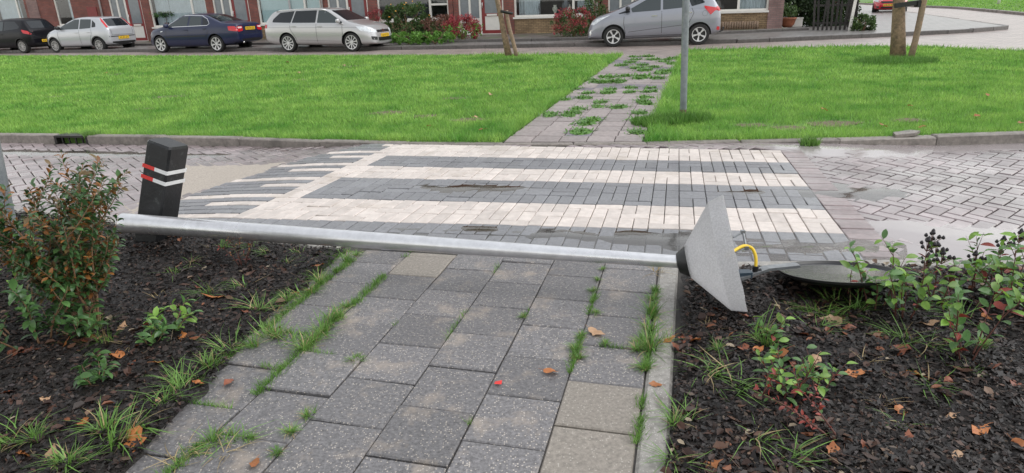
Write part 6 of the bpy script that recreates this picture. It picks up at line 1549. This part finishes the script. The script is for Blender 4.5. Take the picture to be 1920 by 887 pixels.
def side(md):
    c.decal('side_window', [(-.10, .965), (-.10, 1.32), (.20, 1.31), (.40, 1.22), (.90, .965), (.88, .95)], md, m_cglassl); c.decal('side_window', [(-.18, .965), (-.18, 1.325), (-.72, 1.295), (-.80, .985)], md, m_cglassl); c.decal('quarter_window', [(-.84, .99), (-.77, 1.28), (-.98, 1.19), (-1.10, 1.06), (-1.07, 1.0)], md, m_cglass)
    c.strip('window_chrome', [(.95, .945), (.88, .945), (-1.06, .98), (-1.15, 1.04), (-1.02, 1.21), (-.75, 1.325), (-.2, 1.35), (.2, 1.345), (.42, 1.255), (.92, .985)], md, m_chrome, 0.018, 0.005)
    c.strip('door_seam', [(-.14, .94), (-.15, .28)], md, m_seam_shade); c.strip('door_seam', [(.92, .93), (.96, .70), (.90, .28)], md, m_seam_shade); c.strip('door_seam', [(-1.1, .96), (-1.1, .8), (-.95, .5), (-.92, .28)], md, m_seam_shade)
    c.strip('side_moulding', [(-.95, .61), (.98, .59)], md, m_trim, 0.03, 0.006); c.decal('side_repeater', [(1.10, .82), (1.22, .80), (1.22, .77), (1.10, .79)], md, m_head, .006, rnd=.01)
    c.decal('tail_light', [(-2.34, .92), (-1.98, .93), (-2.02, .78), (-2.33, .74)], md, m_tail, .008); c.decal('head_light', [(1.72, .80), (2.04, .70), (2.04, .60), (1.78, .66)], md, m_head, .006)
c.both(side)
for sg in (1, -1): c.decal('tail_light', [(sg * .40, .92), (sg * .66, .92), (sg * .66, .72), (sg * .40, .76)], 'B', m_tail, .008); c.decal('tail_light_clear', [(sg * .44, .90), (sg * .64, .90), (sg * .64, .84), (sg * .44, .85)], 'B', m_tailw, .011)
c.decal('rear_window', [(-.62, 1.11), (.62, 1.11), (.50, 1.345), (-.50, 1.345)], 'B', m_cglass, rnd=.05); c.decal('windscreen', [(-.62, 1.04), (.62, 1.04), (.50, 1.33), (-.50, 1.33)], 'F', m_cglass, rnd=.05)
c.strip('boot_seam', [(-.70, .95), (-.42, .72), (.42, .72), (.70, .95)], 'B', m_seam_shade); c.strip('bumper_seam', [(-.74, .66), (.74, .66)], 'B', m_seam_shade); c.plate('B', .83)
c.decal('boot_badge', [(-.03, .965), (.03, .965), (.03, .925), (-.03, .925)], 'B', m_chrome, .008, rnd=.02); c.mirror(.80, .97, p_navy); c.handle(-.02, .83, p_navy); c.handle(-.95, .86, p_navy); c.decal('bumper_lower', [(-.62, .38), (.62, .38), (.58, .47), (-.58, .47)], 'B', m_trim, .006)
MB().tube([(-2.30, .46, .34), (-2.38, .46, .34)], .03, 10).build('exhaust', m_chrome, o, True); c.decal('grille', [(-.35, .6), (.35, .6), (.33, .72), (-.33, .72)], 'F', m_trim, .006)
c.wheels(.235, 7, 'double', m_rim); place(o, gp(305, 99, -.1), gp(411, 98, -.1), sp, 'L')

# --- silver estate car
sp = dict(w=0.90, fa=1.315, ra=-1.315, wr=0.318, top=[(-2.40, .55), (-2.37, .95), (-2.30, 1.05), (-2.12, 1.28), (-1.98, 1.40), (-1.85, 1.435), (-1.0, 1.475), (-.1, 1.475), (.30, 1.44), (.48, 1.37), (1.15, 1.02), (1.32, .985), (1.85, .87), (2.08, .74), (2.17, .45)],
    belt=[(-2.37, .92), (-1.6, 1.0), (1.05, .92), (1.32, .88), (1.85, .76), (2.17, .4)], bot=[(-2.40, .34), (-1.9, .24), (1.4, .19), (2.17, .22)],
    plan=[(-2.40, .66), (-2.30, .78), (-2.0, .85), (-1.2, .90), (1.3, .90), (1.8, .85), (2.05, .72), (2.17, .52)], st=[-2.40, -2.37, -2.30, -2.12, -1.98, -1.85, -1.5, -1.0, -.5, -.1, .30, .48, .8, 1.15, 1.32, 1.6, 1.85, 2.08, 2.17])
o = empty('parked_car', (0, 0, 0), 0, 'silver estate car with roof rails facing right, in front of the pale blue blinds', 'car', 'cars parked along the far kerb'); c = Car(sp, o, p_silver2); c.spec['spw'] = 0.02
def side(md):
    c.decal('side_window', [(.00, .98), (.00, 1.385), (.30, 1.365), (.50, 1.27), (1.02, .98), (1.0, .955)], md, m_cglassl); c.decal('side_window', [(-.07, .985), (-.07, 1.39), (-.95, 1.385), (-1.05, 1.0)], md, m_cglass); c.decal('quarter_window', [(-1.10, 1.0), (-1.0, 1.385), (-1.62, 1.345), (-1.90, 1.13), (-1.92, 1.03)], md, m_cglass)
    c.strip('window_trim', [(1.05, .945), (-1.9, 1.01)], md, m_chrome, .014, .005)
    c.strip('door_seam', [(-.03, .94), (-.04, .30)], md, m_seam_shade); c.strip('door_seam', [(1.02, .93), (1.02, .60), (.94, .30)], md, m_seam_shade); c.strip('door_seam', [(-1.12, .99), (-1.12, .8), (-.92, .48), (-.88, .30)], md, m_seam_shade)
    c.strip('shoulder_crease_shade', [(1.6, .80), (-2.1, .86)], md, m_seam_shade, .006, .002); c.strip('sill_crease_shade', [(-.8, .42), (.9, .36)], md, m_seam_shade, .006, .002)  # flat dark lines painted for the shade of the pressed creases
    c.decal('tail_light', [(-2.36, .95), (-2.16, .96), (-2.16, .84), (-2.36, .82)], md, m_tail, .008); c.decal('head_light', [(1.52, .84), (1.90, .80), (2.10, .70), (2.08, .64), (1.72, .68)], md, m_head, .006)
    sg = 1 if md == 'L' else -1; q0 = c.proj((-1.8, sg * .60), 'T', .0); q1 = c.proj((.28, sg * .60), 'T', .0)
    MB().tube([q0, c.proj((-1.6, sg * .60), 'T', .045), c.proj((-.8, sg * .62), 'T', .05), c.proj((0.0, sg * .61), 'T', .045), q1], .018, 8).build('roof_rail', m_chrome, o, True)
c.both(side)
for sg in (1, -1):
    c.decal('head_light', [(sg * .42, .70), (sg * .70, .78), (sg * .72, .64), (sg * .45, .61)], 'F', m_head, .006); c.decal('fog_grille', [(sg * .48, .47), (sg * .70, .50), (sg * .68, .38), (sg * .50, .36)], 'F', m_trim, .006)
c.decal('grille', [(-.40, .61), (.40, .61), (.40, .69), (-.40, .69)], 'F', m_trim, .007); c.decal('lower_grille', [(-.42, .33), (.42, .33), (.44, .45), (-.44, .45)], 'F', m_trim, .006); c.decal('front_badge', [(-.055, .60), (.055, .60), (.055, .71), (-.055, .71)], 'F', m_chrome, .012, rnd=.05)
c.decal('windscreen', [(-.66, 1.04), (.66, 1.04), (.52, 1.37), (-.52, 1.37)], 'F', m_cglass, rnd=.05); c.decal('rear_window', [(-.58, 1.06), (.58, 1.06), (.52, 1.36), (-.52, 1.36)], 'B', m_cglass, rnd=.05)
c.plate('F', .51); c.plate('B', .75); c.mirror(.90, 1.0, p_silver2); c.handle(.12, .86, p_silver2); c.handle(-.95, .88, p_silver2)
c.wheels(.235, 10, 'single', m_rim); place(o, gp(661, 97, -.1), gp(545, 98, -.1), sp, 'R')

# --- grey compact MPV
sp = dict(w=0.885, fa=1.3075, ra=-1.3075, wr=0.315, top=[(-1.97, .55), (-1.95, 1.0), (-1.86, 1.16), (-1.66, 1.47), (-1.52, 1.545), (-.9, 1.59), (-.3, 1.60), (.1, 1.565), (.32, 1.49), (1.22, 1.10), (1.42, 1.04), (1.85, .90), (2.05, .74), (2.14, .42)],
    belt=[(-1.95, 1.05), (-1.2, 1.10), (0.4, 1.02), (1.2, .96), (1.42, .92), (1.85, .78), (2.14, .36)], bot=[(-1.97, .36), (-1.6, .25), (1.4, .2), (2.14, .24)],
    plan=[(-1.97, .66), (-1.86, .78), (-1.5, .85), (-.8, .885), (1.2, .885), (1.7, .84), (1.98, .70), (2.14, .48)], st=[-1.97, -1.95, -1.86, -1.66, -1.52, -1.2, -.9, -.3, .1, .32, .75, 1.22, 1.42, 1.65, 1.85, 2.05, 2.14])
o = empty('parked_car', (0, 0, 0), 0, 'mid grey compact car with red tail lamp parked behind the grey sign post', 'car', 'cars parked along the far kerb'); c = Car(sp, o, p_grey); c.spec['spw'] = 0.018
def side(md):
    c.decal('side_window', [(-.12, 1.06), (-.12, 1.48), (.10, 1.46), (.34, 1.36), (.78, 1.13), (.74, 1.02)], md, m_cglassl); c.decal('quarter_window', [(.80, 1.02), (.84, 1.10), (1.16, 1.0), (1.14, .98)], md, m_cglass); c.decal('side_window', [(-.19, 1.07), (-.19, 1.485), (-.85, 1.46), (-1.0, 1.13)], md, m_cglassl); c.decal('quarter_window', [(-1.05, 1.14), (-.92, 1.455), (-1.3, 1.41), (-1.45, 1.24)], md, m_cglass)
    c.strip('door_seam', [(-.155, 1.03), (-.17, .32)], md, m_seam_shade); c.strip('door_seam', [(.98, .98), (1.0, .70), (.92, .32)], md, m_seam_shade); c.strip('door_seam', [(-1.05, 1.1), (-1.12, .95), (-.95, .6), (-.88, .32)], md, m_seam_shade)
    c.strip('side_crease_shade', [(.85, .44), (-.9, .62)], md, m_seam_shade, .010, .002); c.strip('sill_seam', [(-.88, .33), (.92, .31)], md, m_seam_shade, .012, .002)  # crease strip is its shade painted as a dark line; sill seam is a gap
    c.decal('tail_light', [(-1.93, 1.06), (-1.42, 1.15), (-1.44, 1.08), (-1.62, .88), (-1.75, 1.0), (-1.93, 1.0)], md, m_tail, .008, rnd=.015); c.decal('rear_reflector', [(-1.93, .52), (-1.84, .54), (-1.82, .44), (-1.92, .42)], md, m_tail, .006)
    c.decal('head_light', [(1.40, .96), (1.92, .82), (2.03, .68), (1.92, .66), (1.68, .82)], md, m_head, .006); c.decal('fog_lamp_trim', [(1.96, .52), (2.05, .50), (2.07, .36), (2.02, .34)], md, m_chrome, .005, rnd=.02)
    c.strip('fuel_flap', [(-1.45 + .08 * math.cos(t), .93 + .08 * math.sin(t)) for t in np.linspace(0, 6.283, 16)], md, m_seam_shade, .006, .002)
c.both(side)
for sg in (1, -1): c.decal('tail_light', [(sg * .52, 1.12), (sg * .72, 1.12), (sg * .74, .98), (sg * .55, 1.02)], 'B', m_tail, .008)
c.decal('rear_window', [(-.52, 1.14), (.52, 1.14), (.48, 1.46), (-.48, 1.46)], 'B', m_cglass, rnd=.05); c.decal('windscreen', [(-.62, 1.12), (.62, 1.12), (.5, 1.50), (-.5, 1.50)], 'F', m_cglass, rnd=.05)
c.mirror(.86, 1.10, m_trim); c.handle(.06, .90, m_chrome); c.handle(-.98, .97, m_chrome); c.plate('B', .80); c.decal('lower_grille', [(-.4, .32), (.4, .32), (.38, .48), (-.38, .48)], 'F', m_trim, .006)
MB().tube([(-1.85, 0, .36), (-2.05, 0, .34), (-2.13, 0, .38), (-2.14, 0, .44)], [.02, .02, .018, .018], 8).lathe([(0, -.025), (.022, -.012), (.025, 0), (.02, .016), (0, .025)], 10, 0, Matrix.Translation((-2.14, 0, .46))).build('tow_bar', m_trim, o, True)
c.wheels(.215, 5, 'double', m_rim); place(o, gp(1147, 88, -.1), gp(1312, 84, -.1), sp, 'L')

# --- red hatchback facing us in the side street, and a grey car beyond the fence
def make_front(pm, label, loc, rz):
    sp = hatch_spec(1.47, 0.86); o = empty('parked_car', loc, rz, label, 'car', 'cars parked in the side street'); c = Car(sp, o, pm); c.spec['spw'] = 0.018
    def side(md):
        c.decal('side_window', [(-.30, .95), (-.27, 1.35), (.16, 1.35), (.42, 1.24), (.86, .985), (.86, .94)], md, m_cglass); c.decal('side_window', [(-.36, .95), (-.33, 1.355), (-.93, 1.34), (-.98, .98)], md, m_cglass)
        c.decal('head_light', [(1.42, .84), (1.86, .72), (1.84, .64), (1.5, .72)], md, m_head, .006); c.strip('door_seam', [(.87, .93), (.90, .72), (.82, .32)], md, m_seam_shade); c.strip('door_seam', [(-.33, .92), (-.34, .32)], md, m_seam_shade)
    c.both(side)
    for sg in (1, -1): c.decal('head_light', [(sg * .42, .70), (sg * .64, .78), (sg * .66, .66), (sg * .48, .63)], 'F', m_head, .006); c.decal('fog_grille', [(sg * .46, .42), (sg * .62, .46), (sg * .58, .33), (sg * .47, .33)], 'F', m_trim, .006)
    c.decal('grille', [(-.36, .58), (.36, .58), (.42, .68), (-.42, .68)], 'F', m_trim, .006); c.decal('lower_grille', [(-.40, .31), (.40, .31), (.36, .40), (-.36, .40)], 'F', m_trim, .006); c.decal('windscreen', [(-.60, 1.03), (.60, 1.03), (.50, 1.35), (-.50, 1.35)], 'F', m_cglass, rnd=.05); c.plate('F', .49); c.mirror(.74, .98, pm)
    c.wheels(.21, 10, 'single', m_rim); return o
a_, b2_ = Vector(gp(1628, 27, -.1)), Vector(gp(1703, 27, -.1)); q = (a_ + b2_) / 2
dv = (b2_ - a_).normalized(); fw = Vector((dv.y, -dv.x)); ang = math.atan2(fw.y, fw.x) + R(26); q = q - Vector((math.cos(ang), math.sin(ang))) * 1.6
make_front(p_red, 'bright red car facing the viewer in the side street behind the thick tree', (q.x, q.y, -0.085), ang)
q2 = q + Vector((-2.6, 3.5)); make_front(p_grey, 'grey car mostly hidden behind the hedge beside the red car', (q2.x, q2.y, -0.085), ang)
apply_ranks()
